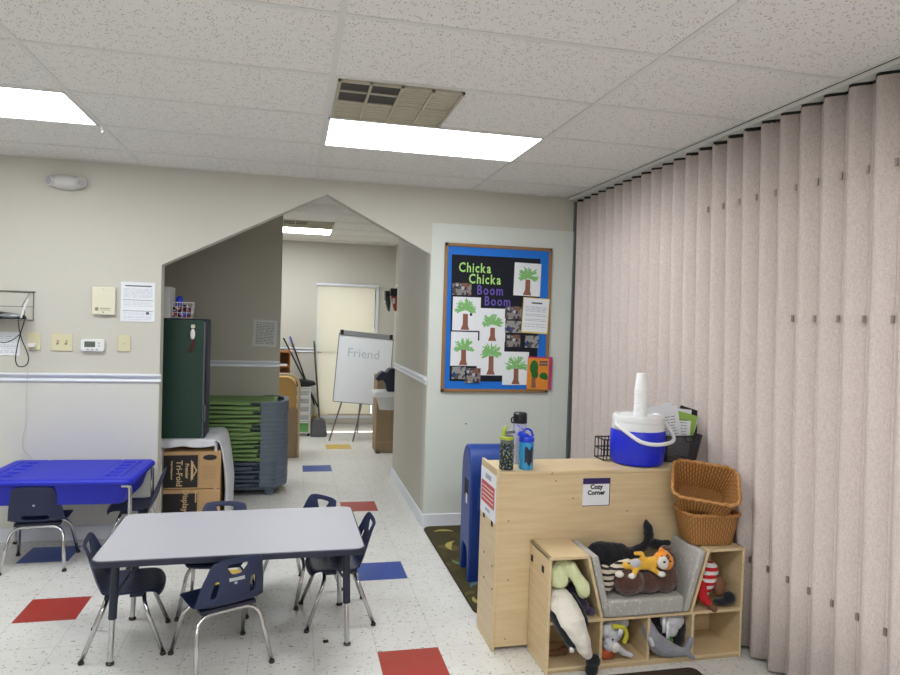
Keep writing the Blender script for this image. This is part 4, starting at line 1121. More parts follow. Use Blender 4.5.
obj('drain_pipe', MB().tube(bend([(1.18, .15, zb3), (1.18, .15, .42), (1.18, .0, .36), (1.18, -.38, .36)], .03), .02, 10), 'silver_plastic', t)
obj('bracket', MB().box(1.12, 1.25, -.38, .05, zr3-.06, zr3), 'metal_grey', t, bevel=.003)
t = thing('dispenser', 'dark navy dispenser mounted above the white basin', 'dispenser', (0, BYY, 0))
pr = [q(387, 373), q(390, 369), (1.22, q(390, 368)[1]), (1.22, q(390, 395.5)[1]), q(391, 395.5), q(387.5, 391), q(386, 384), q(383.5, 380.5), q(378, 381.5), q(376, 379), q(379.5, 374.5), q(383, 371.5)]
obj('housing', MB().prism(pr, .02, .20, 'xz'), 'navy_dark', t, bevel=.012)
obj('mount', MB().box(1.12, 1.22, -.39, .03, q(390, 380)[1], q(390, 372)[1]), 'metal_grey', t, bevel=.003)
# red and black kit on the wall
t = thing('wall_holder', 'red and black holder hanging high on the back room right wall', 'wall holder', (wp(391, 300, 8.0)[0]+.085, 8.0, 0))
def z8(py): return wp(392, py, 8.0)[1]
obj('red_case', MB().prism([(-.085, z8(296)), (.06, z8(296)), (.06, z8(311)), (-.04, z8(311))], -.06, .06, 'xz'), 'red_box', t, bevel=.012)
obj('black_top', MB().box(-.10, .06, -.065, .065, z8(296), z8(288.5)), 'black_plastic', t, bevel=.008)
obj('white_cap', MB().prism([(-.04, z8(288.5)), (.06, z8(288.5)), (.06, z8(282)), (.0, z8(282))], -.04, .04, 'xz'), 'white_plastic', t, bevel=.004)
obj('black_case', MB().prism([(-.16, z8(291)), (-.11, z8(291)), (-.09, z8(303)), (-.10, z8(312)), (-.12, z8(310)), (-.155, z8(300))], -.03, .08, 'xz'), 'black_plastic', t, bevel=.006)
obj('wall_bracket', MB().box(.0, .20, .0, .05, z8(308), z8(292)), 'black_plastic', t, bevel=.004)
obj('white_knob', MB().ell((-.165, -.02, z8(302)), .014), 'white_plastic', t, smooth=True)
obj('white_mark', MB().prism(rrect(-.075, -.045, z8(304), z8(298), .01), -.063, -.06, 'xz'), 'white_plastic', t)
t = obj('wall_conduit', MB().tube([(1.12, 7.35, 1.12), (1.12, 7.35, wp(396, 311, 7.35)[1])], .014, 8), 'white_plastic'); tag(t, 'white vertical conduit below the red and black holder', 'conduit')

# ================================================================ MAILBOX and RUGS
t = thing('play_mailbox', 'blue plastic play mailbox with rounded top behind the wooden cabinet', 'play mailbox', (1.10, 4.05, 0), -4)
LY, MZ = .31, .655
arch = [(LY/2-LY/2*cos(a), MZ+LY/2*1.25*sin(a)) for a in [k*pi/16 for k in range(17)]]
outl = [(0, 0), (.055, 0), (.055, .15), (.085, .20), (LY-.085, .20), (LY-.055, .15), (LY-.055, 0), (LY, 0)]+[(y, z) for y, z in reversed(arch)]
mb = MB().prism(outl, 0, .34, 'yz')
obj('shell', mb, 'mail_blue', t, bevel=.012)
obj('side_slot', MB().box(-.002, .004, .07, .19, .52, .63), 'black_matte', t, smooth=False)
obj('slot_label', MB().box(-.004, -.002, .08, .13, .48, .54), 'paper', t, smooth=False)
obj('mail_door', MB().box(.05, .29, -.012, .01, .46, .60), 'mail_blue', t, bevel=.006)
obj('door_pull', MB().tube([(.12, -.03, .58), (.22, -.03, .58)], .008, 8).tube([(.12, -.03, .58), (.12, 0, .58)], .006, 6).tube([(.22, -.03, .58), (.22, 0, .58)], .006, 6), 'mail_blue', t)
t = thing('area_rug', 'olive brown area rug with pale curved shapes under the mailbox', 'rug', (0, 0, 0))
RX0, RX1, RY0, RY1 = 1.035, 2.15, 3.60, 5.20
obj('rug_pile', MB().prism(rrect(RX0, RX1, RY0, RY1, .07), 0.0005, .010, 'xy'), 'rug_pattern', t, bevel=.003)
obj('rug_binding', MB().tube([(x, y, .005) for x, y in rrect(RX0, RX1, RY0, RY1, .07)], .006, 6, closed=True), 'rug_edge', t)
for k, (x, y, a0, s_, mi) in enumerate(((1.17, 5.02, .3, .085, 0), (1.21, 4.72, 1.6, .10, 0), (1.16, 4.42, 2.6, .07, 1), (1.30, 4.52, .8, .06, 2), (1.22, 4.22, 3.6, .08, 0), (1.17, 3.98, 1.0, .07, 2), (1.12, 3.78, 2.2, .06, 0), (1.42, 5.05, 2.0, .08, 1),
                                      (1.6, 4.8, .4, .09, 0), (1.45, 4.30, 1.2, .08, 1), (1.8, 4.5, 2.8, .09, 2), (1.7, 4.1, .2, .09, 0), (1.95, 4.9, 1.5, .09, 1), (1.95, 3.9, 2.5, .09, 0), (1.45, 3.85, .9, .08, 2))):
    arc = [(x+s_*cos(a0+q*2.4/10), y+s_*1.1*sin(a0+q*2.4/10)) for q in range(11)]
    arc2 = [(x+s_*(1-.5*sin(pi*q/10))*cos(a0+q*2.4/10), y+s_*1.1*(1-.5*sin(pi*q/10))*sin(a0+q*2.4/10)) for q in range(10, -1, -1)]
    obj('rug_motif', MB().prism(arc+arc2[1:-1], .0095, .0108, 'xy'), ['rug_yellow', 'rug_green', 'rug_teal'][mi], t, smooth=False)
o = obj('brown_mat', MB().prism(rrect(1.30, 1.925, 2.2, 2.872, .04), .0005, .008, 'xy'), 'rug_brown', bevel=.002); tag(o, 'dark brown floor mat in front of the reading nook shelf', 'mat')

# ================================================================ COZY CORNER CABINET
CXa, CXb, CYa, CYb, CZ = 1.0, 2.13, 3.19, 3.47, .90
t = thing('storage_cabinet', 'birch storage cabinet seen from its back, a Cozy Corner sign on it', 'cabinet', (CXa, CYa, 0))
cw, cd = CXb-CXa, CYb-CYa
obj('side_panel', MB().box(0, .016, -.004, cd, .0, CZ+.014), 'birch', t, bevel=.003)
obj('side_panel', MB().box(cw-.016, cw, -.004, cd, .0, CZ+.014), 'birch', t, bevel=.003)
obj('back_panel', MB().box(.016, cw-.016, 0, .012, .02, CZ-.018), 'birch', t, smooth=False)
obj('top_panel', MB().box(.016, cw-.016, -.006, cd, CZ-.018, CZ), 'birch', t, bevel=.003)
obj('bottom_panel', MB().box(.016, cw-.016, .012, cd, .02, .038), 'birch', t, smooth=False)
for z in (.32, .61): obj('shelf', MB().box(.016, cw-.016, .012, cd-.01, z, z+.018), 'birch', t, smooth=False)
obj('divider', MB().box(cw/2-.008, cw/2+.008, .012, cd-.01, .038, CZ-.018), 'birch', t, smooth=False)
for (yy_, zz, w2, h2) in ((.204, .632, .030, .034), (.057, .628, .030, .034)):
    obj('hand_slot', MB().box(-.0015, .004, yy_-w2/2, yy_+w2/2, zz-h2/2, zz+h2/2), 'black_matte', t, smooth=False)
for (yy_, zz) in ((.182, .438), (.033, .418), (.167, .312), (.02, .307)):
    obj('peg_hole', MB().lathe([(.006, 0), (.006, .003)], 10, M=Matrix.Translation((-.0015, yy_, zz)) @ Matrix.Rotation(R_(90), 4, 'Y')), 'black_matte', t)
for px, py in ((556, 481), (508.5, 521), (508, 580), (505, 639), (602, 480), (627, 511), (573, 498)):
    x, z = wp(px, py, CYa); obj('screw_head', MB().lathe([(.004, 0), (.004, .0015), (0, .002)], 10, M=Matrix.Translation((x-CXa, 0, z)) @ Matrix.Rotation(R_(90), 4, 'X')), 'frame_brown', t)
# signs
x0, z1 = wp(583, 478.3, CYa); x1, z0 = wp(609, 505, CYa); w_, h_ = x1-x0, z1-z0
t = thing('printed_sign', 'small white Cozy Corner sign with purple top on the wooden cabinet', 'sign', ((x0+x1)/2, CYa-.001, (z0+z1)/2))
obj('sheet', MB().box(-w_/2, w_/2, -.002, 0, -h_/2, h_/2), 'paper', t, smooth=False)
obj('purple_header', MB().box(-w_/2, w_/2, -.003, -.0015, h_/2-.03, h_/2), 'purple_strip', t, smooth=False)
obj('sign_edge', MB().box(w_/2-.003, w_/2+.001, -.003, 0, -h_/2, h_/2).box(-w_/2, w_/2, -.003, 0, -h_/2-.001, -h_/2+.002), 'purple_strip', t, smooth=False)
text('sign_word', 'Cozy', .032, 'ink_dark', t, (0, -.0025, .016), bold=.0013, align='CENTER'); text('sign_word', 'Corner', .032, 'ink_dark', t, (0, -.0025, -.014), bold=.0013, align='CENTER')
t = thing('side_notice', 'white notice with a red text block on the cabinet left side', 'notice', (CXa-.001, 3.325, .755))
obj('sheet', MB().box(-.002, 0, -.135, .135, -.115, .12), 'paper', t, smooth=False)
obj('red_block', MB().box(-.003, -.0015, -.115, .12, -.055, .055), 'notice_red', t, smooth=False)
text('heading', 'WELCOME', .030, 'ink', t, (-.0032, .09, .078), (90, 0, -90), .001) if False else obj('heading', MB().box(-.003, -.0015, -.05, .05, .075, .1).box(-.003, -.0015, -.04, .04, -.09, -.075), 'ink_light', t, smooth=False)
obj('text_line', MB().box(-.0036, -.0025, -.1, .1, .028, .033).box(-.0036, -.0025, -.1, .1, .008, .013).box(-.0036, -.0025, -.1, .1, -.014, -.009).box(-.0036, -.0025, -.1, .1, -.036, -.031), 'paper_cream', t, smooth=False)

# ================================================================ READING NOOK SHELF
NX0, NX1, NY0, NY1, NZ = 1.185, 2.222, 2.925, 3.185, .555
t = thing('reading_nook_shelf', 'birch cubby bench with a padded seat notch full of plush toys', 'shelf bench', (NX0, NY0, 0))
nw, nd = NX1-NX0, NY1-NY0; th = .014
def slant(x0, z0, x1, z1):
    d = Vector((x1-x0, z1-z0)).normalized(); nrm = Vector((-d.y, d.x))*th/2
    return [(x0+nrm.x, z0+nrm.y), (x0-nrm.x, z0-nrm.y), (x1-nrm.x, z1-nrm.y), (x1+nrm.x, z1+nrm.y)]
obj('side_panel', MB().box(0, th, 0, nd, 0, NZ), 'birch', t, bevel=.003)
obj('side_panel', MB().box(nw-th, nw, 0, nd, 0, NZ), 'birch', t, bevel=.003)
obj('bottom_panel', MB().box(th, nw-th, 0, nd, .018, .032), 'birch', t, bevel=.002)
obj('kick_board', MB().box(th, nw-th, .015, .03, 0, .018), 'birch', t, smooth=False)
obj('middle_panel', MB().box(th, nw-th, 0, nd, .236, .250), 'birch', t, bevel=.002)
obj('top_panel', MB().box(0, .202, -.002, nd, NZ-th, NZ), 'birch', t, bevel=.002)
obj('top_panel', MB().box(nw-.206, nw, -.002, nd, NZ-th, NZ), 'birch', t, bevel=.002)
obj('slanted_panel', MB().prism(slant(.197, NZ-.004, .276, .250), 0, nd, 'xz'), 'birch', t, bevel=.002)
obj('slanted_panel', MB().prism(slant(nw-.202, NZ-.004, nw-.287, .250), 0, nd, 'xz'), 'birch', t, bevel=.002)
for x in (.274, .522, .760): obj('divider', MB().box(x-.007, x+.007, 0, nd, .032, .236), 'birch', t, smooth=False)
mb = MB().box(th, nw-th, nd-.008, nd, .032, .236).box(th, .215, nd-.008, nd, .25, NZ-th).box(nw-.22, nw-th, nd-.008, nd, .25, NZ-th)
obj('back_panel', mb, 'birch', t, smooth=False)
for yy_ in (.228, .078): obj('hand_slot', MB().box(-.0015, .004, yy_-.014, yy_+.014, .458, .49), 'black_matte', t, smooth=False)
# cushions
t = obj('seat_cushion', MB().box(.0, .40, -.01, .25, 0, .085), 'cushion_vinyl', loc=(NX0+.305, NY0, .2515), bevel=.014); tag(t, 'grey speckled seat cushion flat in the nook bench', 'cushion')
def sidec(s_, label, xt, xb):
    mb = MB().prism([(xt, .300), (xt+.036*s_, .300), (xb+.036*s_, .0), (xb, .0)], 0, .25, 'xz')
    o = obj('side_cushion', mb, 'cushion_vinyl', loc=(NX0, NY0-.005, .252), bevel=.010); tag(o, label, 'cushion')
sidec(1, 'grey speckled side cushion leaning on the left slanted panel', .211, .287)
sidec(-1, 'grey speckled side cushion leaning on the right slanted panel beside the baskets', nw-.219, nw-.303)

# ================================================================ THINGS ON THE CABINET
def bottle(label, loc, prof, m, extra, rz=0):
    t = thing('water_bottle', label, 'bottle', loc, rz); obj('body', MB().lathe(prof, 24), m, t, smooth=None)
    for nm, mb, mm in extra: obj(nm, mb, mm, t)
    return t
bottle('speckled black water bottle with lime and grey lid on the cabinet', (1.064, 3.245, CZ+.001), [(.034, 0), (.036, .006), (.036, .12), (.032, .135)], 'bottle_speckle',
       [('lid', MB().lathe([(.033, .133), (.034, .16), (.030, .17), (0, .172)], 20), 'bottle_grey'), ('lime_band', MB().lathe([(.035, .15), (.0355, .152), (.0355, .164), (.031, .168)], 20), 'bottle_lime'),
        ('spout', MB().tube([(-.02, 0, .165), (-.016, 0, .20), (-.008, 0, .218)], [.012, .010, .006], 10), 'bottle_lime'), ('flip_lever', MB().tube([(-.01, -.01, .185), (.036, -.014, .192)], .008, 8), 'bottle_grey')])
bottle('blue transparent water bottle with bright blue lid on the cabinet', (1.168, 3.245, CZ+.001), [(.036, 0), (.037, .006), (.037, .13), (.034, .14)], 'bottle_blue',
       [('lid', MB().lathe([(.036, .138), (.040, .142), (.038, .158), (.022, .168), (0, .17)], 20), 'lid_blue'), ('bite_spout', MB().tube([(.0, -.01, .165), (-.03, -.012, .172), (-.05, -.012, .182)], [.016, .013, .010], 10), 'lid_blue'),
        ('handle_loop', MB().tube(smooth_path([(-.028, .0, .165), (-.01, .0, .20), (.02, .0, .195), (.034, .0, .165)]), .006, 8), 'lid_blue'),
        ('printed_pattern', MB().surf(lambda u, v: (.0375*cos(-2.1+u*1.2), .0375*sin(-2.1+u*1.2), .03+.08*v+.01*sin(u*9)), 10, 3), 'navy_dark')])
bottle('tall clear patterned water bottle with black cap behind the blue one', (1.175, 3.375, CZ+.001), [(.034, 0), (.036, .006), (.036, .2), (.033, .215)], 'bottle_clear',
       [('cap', MB().lathe([(.036, .212), (.037, .216), (.036, .262), (.030, .268), (0, .268)], 20), 'black_plastic'), ('carry_loop', MB().tube(smooth_path([(-.034, 0, .245), (-.047, 0, .235), (-.044, 0, .215), (-.034, 0, .215)]), .004, 8), 'black_plastic'),
        ('printed_pattern', MB().tube(smooth_path([(-.025, -.028, .205), (.01, -.037, .18), (-.015, -.035, .165), (.02, -.032, .15), (-.01, -.037, .13)]), .003, 6), 'pattern_purple')])
# cooler
t = thing('drink_cooler', 'round blue and white drink cooler with swing handle on the cabinet', 'cooler', (1.835, 3.335, CZ+.001))
t.scale = (.93, .93, .95)
obj('body', MB().lathe([(.125, 0), (.143, .006), (.150, .02), (.158, .10), (.157, .185), (.150, .195)], 40), 'cooler_blue', t, smooth=None)
obj('white_collar', MB().lathe([(.146, .185), (.150, .190), (.146, .235), (.143, .24)], 40), 'white_plastic', t, smooth=None)
obj('lid', MB().lathe([(.142, .236), (.148, .240), (.148, .268), (.142, .278), (.125, .280), (.120, .272), (0, .270)], 40), 'white_plastic', t, smooth=None)
pts = smooth_path([(-.152, -.02, .225), (-.157, -.06, .22), (-.10, -.155, .165), (-.06, -.185, .145), (.02, -.20, .138), (.12, -.165, .145), (.165, -.11, .165), (.172, -.06, .19), (.165, -.02, .225)], 5)
obj('handle', MB().tube(pts, .011, 10), 'white_plastic', t, smooth=True)
for s_ in (-1, 1): obj('handle_pivot', MB().lathe([(.022, 0), (.022, .012), (0, .014)], 14, M=Matrix.Translation((.144*s_, -.01, .222)) @ Matrix.Rotation(R_(90*s_), 4, 'Y')), 'white_plastic', t)
# foam cups nested upside down on the cooler lid
cups = None; G2 = 'foam cups nested upside down on the cooler'
cupz = CZ+.001+.2575
cupmb = MB().lathe([(.036, 0), (.0375, .003), (.036, .006), (.0265, .092), (.025, .095), (0, .095)], 24)
for k in range(11):
    if k == 0:
        c = obj('foam_cup', cupmb, 'cup_white', smooth=None); first = c
    else: c = first.copy(); COL.objects.link(c)
    c.location = (1.832, 3.31, cupz+.0135*k)
    tag(c, 'white foam cup nested in the upside-down pile on the cooler lid' if k < 10 else 'topmost white foam cup of the pile on the cooler, tapering upward', 'cup', G2 if k < 10 else None)
    if k == 10 and 'group' in c: del c['group']
# black mesh bin with papers
t = thing('mesh_bin', 'black wire mesh bin holding papers beside the cooler', 'bin', (2.10, 3.40, CZ+.001), 0)
ring = lambda k, z: [(x*k, y*k, z) for x, y in rrect(-.12, .12, -.095, .095, .03)]
mb = MB()
for z, k in ((.004, .80), (.145, 1.0)): mb.tube(ring(k, z), .005 if z > .1 else .004, 8, closed=True)
for i in range(0, 24, 3): mb.tube([ring(.8, .004)[i], ring(1, .145)[i]], .0022, 5)
obj('bin_wires', mb, 'black_plastic', t)
n = 24; mb = MB().add(ring(.8, .004)+ring(1, .145), [(i, (i+1) % n, n+(i+1) % n, n+i) for i in range(n)]+[tuple(range(n))]) 
mb2 = MB(); mb2.add(ring(.8, .004)+ring(1, .145), [(i, (i+1) % n, n+(i+1) % n, n+i) for i in range(n)]+[tuple(range(n))])
obj('mesh_wall', mb2, 'black_mesh', t, smooth=None)
obj('handle', MB().tube([(0, -.098, .14), (0, -.115, .12), (.05, -.112, .12), (.05, -.098, .14)], .004, 6), 'black_plastic', t)
sheets = [(-.065, -.05, 14, -7, 'paper', .19, .24, 'white printed worksheet standing at the front left in the mesh bin'),
          (-.06, -.02, 10, -13, 'paper', .19, .25, 'white worksheet just behind the front one in the mesh bin'),
          (-.03, -.035, 14, 6, 'paper', .19, .23, 'white worksheet leaning right in the mesh bin'),
          (-.01, -.02, 10, 14, 'file_green', .16, .21, 'green edged folder in the mesh bin'),
          (.0, .0, 10, 18, 'paper', .15, .21, 'white sheet between the green and the black folder in the mesh bin'),
          (.04, .02, 8, 16, 'black_matte', .16, .23, 'black folder rising at the right of the mesh bin'),
          (.05, .045, 6, 24, 'file_green', .15, .20, 'green folder at the right back of the mesh bin'),
          (-.04, .03, 6, -4, 'paper_grey', .17, .24, 'pale sheet at the back left of the mesh bin')]
for i, (dx, dy, tx, ty, m, w_, h_, lb) in enumerate(sheets):
    M = Matrix.Translation((2.10+dx, 3.40+dy, CZ+.012)) @ Euler((R_(-tx+8), R_(ty), 0)).to_matrix().to_4x4()
    t = thing('worksheet' if 'paper' in m else 'folder', lb, 'paper' if 'paper' in m else 'folder'); t.matrix_world = M
    obj('sheet', MB().box(-w_/2, w_/2, -.001, .001, 0.02, h_+.05), m, t, smooth=False)
    if m == 'paper':
        obj('printing', lines_mb([h_-.01-.016*k for k in range(9)], w_*.75, h_, .003, .0022, 30+i), 'ink', t, smooth=False)
t = thing('wire_crate', 'small black wire crate half hidden behind the cooler', 'crate', (1.725, 3.44, CZ+.001))
mb = MB()
for z in (.004, .06, .115): mb.tube([(-.06, -.05, z), (.06, -.05, z), (.06, .06, z), (-.06, .06, z)], .004, 6, closed=True)
for i in range(7): mb.tube([(-.06+.02*i, -.05, .004), (-.06+.02*i, -.05, .115)], .003, 5); mb.tube([(-.06+.02*i, .06, .004), (-.06+.02*i, .06, .115)], .003, 5)
obj('crate_wires', mb, 'black_plastic', t)

# ================================================================ WICKER BASKETS
def basket(label, w, d, h, loc, rot, taper=.80, arch_=0):
    t = thing('wicker_basket', label, 'basket', loc, rot=rot, group=None)
    def ringp(k, a, rr=.055):
        pl = rrect(-w/2*k, w/2*k, -d/2*k, d/2*k, rr*k, 6); n = len(pl)
        L = [math.dist(pl[i], pl[(i+1) % n]) for i in range(n)]; f = (a % 1)*sum(L); i = 0
        while f > L[i] and i < n-1: f -= L[i]; i += 1
        g = f/L[i] if L[i] > 0 else 0
        p, q = pl[i], pl[(i+1) % n]; return p[0]*(1-g)+q[0]*g, p[1]*(1-g)+q[1]*g
    def edge(x, y): return arch_*(abs(x)/(w/2))**2
    def wall(th_):
        def fn(u, v):
            k = taper+(1-taper)*v
            x, y = ringp(k, u); x *= 1-th_/(w/2); y *= 1-th_/(d/2)
            return (x, y, .004+(h+edge(x, y))*v)
        return fn
    mb = MB().surf(wall(0), 120, 16, closed_u=True, uv=True); mb.surf(wall(.008), 120, 16, closed_u=True, uv=True)
    obj('basket_wall', mb, 'wicker', t, smooth=True, fixn=False)
    def floor_(u, v):
        x, y = ringp(taper*v*.99+.001, u); return (x, y, .004)
    obj('basket_floor', MB().surf(floor_, 84, 6, closed_u=True, uv=True), 'wicker', t, solid=.005, smooth=True)
    pts = []; N = 168
    for i in range(N):
        x, y = ringp(1.0, i/N); x *= .985; y *= .985; a = 2*pi*i/6
        pts.append((x*(1+.012*cos(a)), y*(1+.012*cos(a)), .004+h+edge(x, y)+.003*sin(a)))
    obj('rim', MB().tube(pts, .0085, 8, closed=True), 'wicker_rim', t, smooth=True)
    return t
basket('lower wicker basket sitting level on the right top of the nook shelf', .285, .22, .15, (2.085, 3.06, NZ+.002), (0, 0, -6), .80)
basket('upper wicker basket tipped toward the viewer on the lower basket', .32, .27, .135, (2.062, 3.075, NZ+.196), (32, 5, -28), .74)

# ================================================================ PLUSH TOYS
def plush(name, label, loc, parts, rot=(0, 0, 0), cat='plush toy', vox=.0042):
    t = thing(name, label, cat, loc, rot=rot)
    for nm, fn, m, *rest in parts:
        mb = MB(); fn(mb); k = rest[0] if rest else 1
        obj(nm, mb, m, t, remesh=vox if k else 0, smooth=True)
    return t
sx_, sz_ = NX0, .252
# whale along the back of the seat: body, tail stock, two flukes
plush('plush_whale', 'black plush whale lying along the back of the seat, tail raised', (1.60, 3.125, .336), [
    ('body', lambda b: (b.ell((-.065, -.01, .125), (.115, .05, .095)), b.ell((-.0, -.005, .125), (.125, .05, .085)), b.chain([((.05, 0, .125), .055), ((.12, 0, .145), .035), ((.17, 0, .175), .024), ((.195, 0, .20), .018)]),
                        b.ell((-.10, 0, .06), (.07, .04, .05)),
                        b.chain([((.195, 0, .20), .022), ((.203, 0, .235), .028), ((.195, 0, .275), .026), ((.187, 0, .308), .012)]),
                        b.chain([((.195, 0, .20), .022), ((.235, 0, .190), .026), ((.28, 0, .180), .028), ((.315, 0, .19), .016)])), 'plush_black'),
    ('eye', lambda b: b.ell((-.10, -.042, .135), .006), 'plush_grey', 0)])
plush('plush_pillow_pet', 'brown fluffy plush folded on the seat cushion', (1.72, 3.00, .338), [
    ('body', lambda b: (b.ell((-.10, -.02, .060), (.085, .07, .064)), b.ell((.0, -.02, .052), (.08, .06, .052)), b.ell((.085, -.02, .070), (.080, .065, .072)), b.ell((.125, .03, .135), (.055, .05, .075)), b.ell((.0, .04, .08), (.12, .05, .07))), 'plush_brown')])
plush('plush_zebra', 'black and cream striped plush behind the brown one on the left', (1.505, 3.0, .338), [
    ('body', lambda b: (b.ell((-.0, 0, .07), (.042, .05, .07)), b.chain([((.02, 0, .10), .03), ((.07, -.01, .135), .026), ((.11, -.02, .15), .022)])), 'plush_zebra'),
    ('hoof', lambda b: b.ell((.05, -.05, .11), (.022, .018, .015)), 'plush_cream', 0)])
plush('plush_tiger', 'orange plush tiger with white muzzle lying on the brown plush', (1.725, 2.975, .448), [
    ('body', lambda b: (b.chain([((-.13, 0, .035), .020), ((-.08, 0, .035), .026), ((-.03, 0, .035), .030), ((.02, 0, .04), .028)]),
                        b.chain([((-.02, 0, .05), .016), ((-.045, 0, .085), .013), ((-.075, 0, .088), .012)]), b.chain([((0, -.01, .02), .016), ((.03, -.035, .0), .014)]),
                        b.chain([((-.08, -.02, .02), .016), ((-.10, -.04, .0), .014)])), 'plush_yellow'),
    ('head', lambda b: (b.ell((.075, 0, .045), (.050, .046, .052)), b.ell((.060, .0, .098), (.014, .008, .014)), b.ell((.105, -.01, .0), (.014, .008, .014))), 'plush_orange'),
    ('muzzle', lambda b: b.ell((.052, -.038, .048), (.030, .022, .034)), 'plush_white'),
    ('paw', lambda b: (b.ell((.04, -.05, -.002), (.020, .016, .014)),), 'plush_white', 0),
    ('paw', lambda b: (b.ell((-.115, -.045, -.004), (.018, .016, .013)),), 'plush_white', 0),
    ('belly_patch', lambda b: b.ell((-.085, -.022, .048), (.030, .012, .022)), 'plush_light', 0),
    ('nose', lambda b: b.ell((.047, -.058, .060), (.007, .005, .005)), 'ink_dark', 0),
    ('eye', lambda b: b.ell((.085, -.046, .058), .005), 'ink_dark', 0), ('eye', lambda b: b.ell((.045, -.036, .082), .004), 'ink_dark', 0),
    ('forehead_stripe', lambda b: b.ell((.075, -.038, .075), (.010, .012, .016)), 'plush_tan', 0)])
# left upper cubby
plush('plush_bunny', 'pale green and yellow plush pushed into the upper left cubby', (1.285, 2.985, .385), [
    ('body', lambda b: (b.ell((-.03, 0, .075), (.055, .05, .048)), b.ell((-.035, -.02, .05), (.048, .045, .040)), b.chain([((.03, -.01, .10), .030), ((.05, -.03, .06), .030), ((.075, -.045, .02), .036), ((.085, -.045, -.005), .032)]),
                        b.ell((.0, .02, .11), (.05, .04, .03))), 'plush_pale')])
plush('plush_orca', 'cream and black plush orca hanging tail down out of the upper left cubby', (1.30, 2.92, 0), [
    ('body', lambda b: b.chain([((-.045, .07, .345), .055), ((-.035, .01, .32), .066), ((-.012, -.03, .27), .062), ((.025, -.045, .20), .048), ((.055, -.045, .14), .034), ((.075, -.04, .105), .022)], .25), 'plush_cream'),
    ('black_back', lambda b: (b.chain([((-.075, .075, .32), .030), ((-.082, -.0, .285), .024), ((-.05, -.035, .22), .022), ((-.01, -.045, .16), .020)], .3), b.chain([((.02, .05, .33), .035), ((.045, .0, .29), .026), ((.065, -.02, .24), .016)], .3)), 'plush_black'),
    ('tail', lambda b: (b.ell((.098, -.045, .075), (.036, .022, .036)), b.ell((.092, -.045, .04), (.034, .020, .040)), b.ell((.10, -.045, .02), (.018, .015, .022))), 'plush_black'),
    ('care_tag', lambda b: b.box(-.028, -.006, -.062, -.060, .135, .16), 'paper', 0)])
plush('plush_toy', 'dark purple plush at the bottom of the upper left cubby', (1.40, 3.02, .252), [
    ('body', lambda b: (b.ell((-.02, 0, .04), (.05, .06, .04)), b.ell((-.03, .02, .09), (.04, .05, .05)), b.ell((.022, -.05, .02), (.022, .03, .018))), 'plush_purple')])
o = plush('toy_shoe', 'small dark brown toy lying in the lower left cubby', (1.27, 3.03, .034), [
    ('body', lambda b: (b.chain([((-.06, 0, .015), .013), ((0, 0, .018), .013), ((.04, 0, .02), .014)]), b.ell((.05, 0, .024), (.022, .022, .022)), b.ell((-.06, 0, .018), (.018, .02, .018))), 'plush_tan')], cat='toy')
# lower cubbies
plush('plush_animal', 'white and grey plush with yellow trim in the second lower cubby', (1.545, 2.97, .034), [
    ('body', lambda b: (b.ell((-.01, 0, .13), (.05, .045, .055)), b.ell((-.03, -.02, .08), (.034, .034, .034)), b.ell((-.045, -.01, .14), (.03, .03, .035)), b.chain([((.0, -.02, .07), .02), ((.04, -.03, .035), .016), ((.075, -.035, .025), .014)]), b.ell((.05, .02, .16), (.04, .03, .03))), 'plush_light'),
    ('yellow_collar', lambda b: b.tube(smooth_path([(-.03, -.045, .175), (.02, -.05, .17), (.045, -.045, .13), (.035, -.045, .09)]), .012, 8), 'plush_lime', 0),
    ('snout', lambda b: b.ell((-.012, -.048, .075), (.024, .018, .026)), 'plush_white', 0),
    ('eye', lambda b: b.ell((-.03, -.053, .115), .005), 'ink_dark', 0),
    ('care_tag', lambda b: b.box(-.035, -.012, -.058, -.055, .125, .17, M=Matrix.Rotation(R_(12), 4, 'Y')), 'paper', 0)])
plush('plush_ball', 'rust orange plush ball at the bottom of the second lower cubby', (1.51, 2.965, .034), [('body', lambda b: b.ell((0, 0, .032), (.042, .034, .032)), 'plush_rust')])
plush('plush_block', 'blue plush behind the white one in the second lower cubby', (1.49, 3.03, .034), [('body', lambda b: (b.ell((0, 0, .085), (.022, .03, .03)), b.ell((0, 0, .035), (.022, .03, .035))), 'plush_blue')])
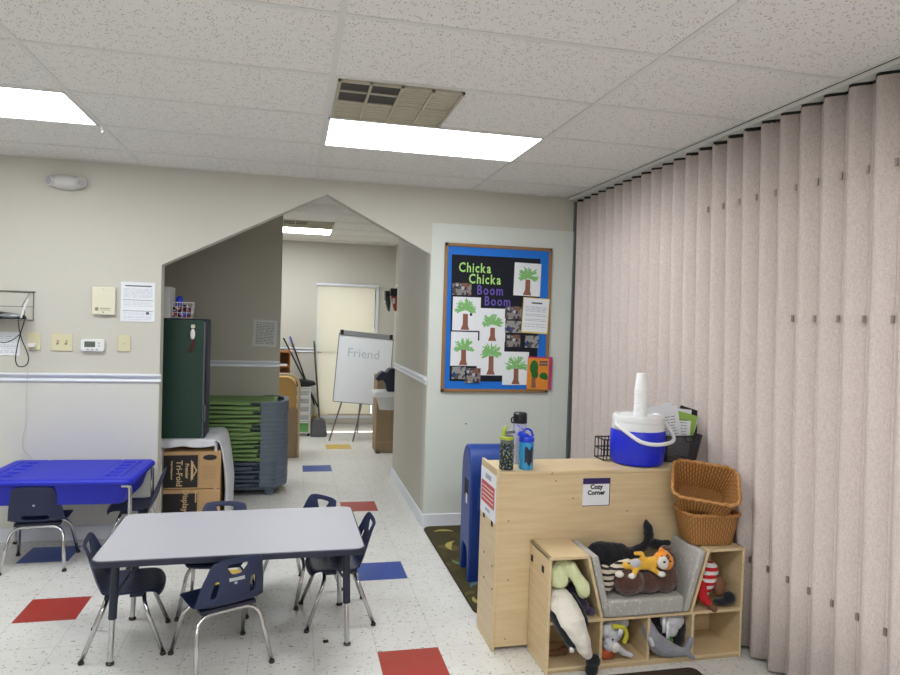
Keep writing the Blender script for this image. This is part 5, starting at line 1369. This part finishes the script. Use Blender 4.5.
plush('plush_dolphin', 'grey plush dolphin curving out of the third lower cubby', (1.80, 2.955, .034), [
    ('body', lambda b: (b.chain([((-.075, .02, .165), .022), ((-.072, .0, .125), .036), ((-.055, -.015, .085), .044), ((-.02, -.02, .055), .046), ((.03, -.03, .035), .036), ((.075, -.035, .028), .024), ((.105, -.035, .026), .016)], .25),
                        b.chain([((.105, -.035, .026), .015), ((.12, -.035, .05), .018), ((.135, -.035, .082), .014)]), b.chain([((.105, -.035, .026), .015), ((.125, -.04, .012), .016), ((.145, -.045, -.006), .012)])), 'plush_grey'),
    ('fin', lambda b: b.chain([((-.09, -.04, .105), .012), ((-.085, -.06, .085), .010)]), 'plush_light')])
plush('plush_panda', 'black and pale grey plush with white tags in the third lower cubby', (1.845, 3.015, .034), [
    ('body', lambda b: (b.chain([((-.085, 0, .165), .032), ((-.03, 0, .14), .042), ((.03, 0, .10), .046), ((.06, -.02, .06), .038)], .3), b.ell((.065, -.01, .11), (.044, .045, .075))), 'plush_black'),
    ('head', lambda b: (b.ell((.02, -.025, .155), (.070, .055, .045)), b.ell((.01, -.045, .115), (.035, .03, .04))), 'plush_light'),
    ('green_shirt', lambda b: b.ell((-.002, -.05, .055), (.022, .022, .032)), 'plush_green', 0),
    ('care_tag', lambda b: (b.box(-.05, -.028, -.066, -.064, .11, .19), b.box(-.030, -.010, -.069, -.067, .065, .165)), 'paper', 0)])
# right upper cubby
plush('plush_doll', 'doll in red and white stripes with black hat in the upper right cubby', (2.06, 3.00, .252), [
    ('body', lambda b: b.chain([((-.02, .0, .07), .036), ((.0, .0, .12), .046), ((.018, 0, .175), .042)], .25), 'plush_stripe_red'),
    ('leg', lambda b: b.chain([((-.045, -.02, .10), .032), ((-.045, -.045, .06), .028), ((-.03, -.06, .035), .022)], .25), 'plush_red'),
    ('foot', lambda b: b.chain([((-.02, -.068, .02), .017), ((-.0, -.075, .004), .016)], .25), 'plush_tan'),
    ('head', lambda b: b.ell((.065, -.01, .09), (.034, .034, .055)), 'plush_tan'),
    ('hat', lambda b: (b.ell((.105, -.04, .038), (.036, .03, .032)), b.ell((.065, -.04, .026), (.05, .034, .018))), 'plush_black')])
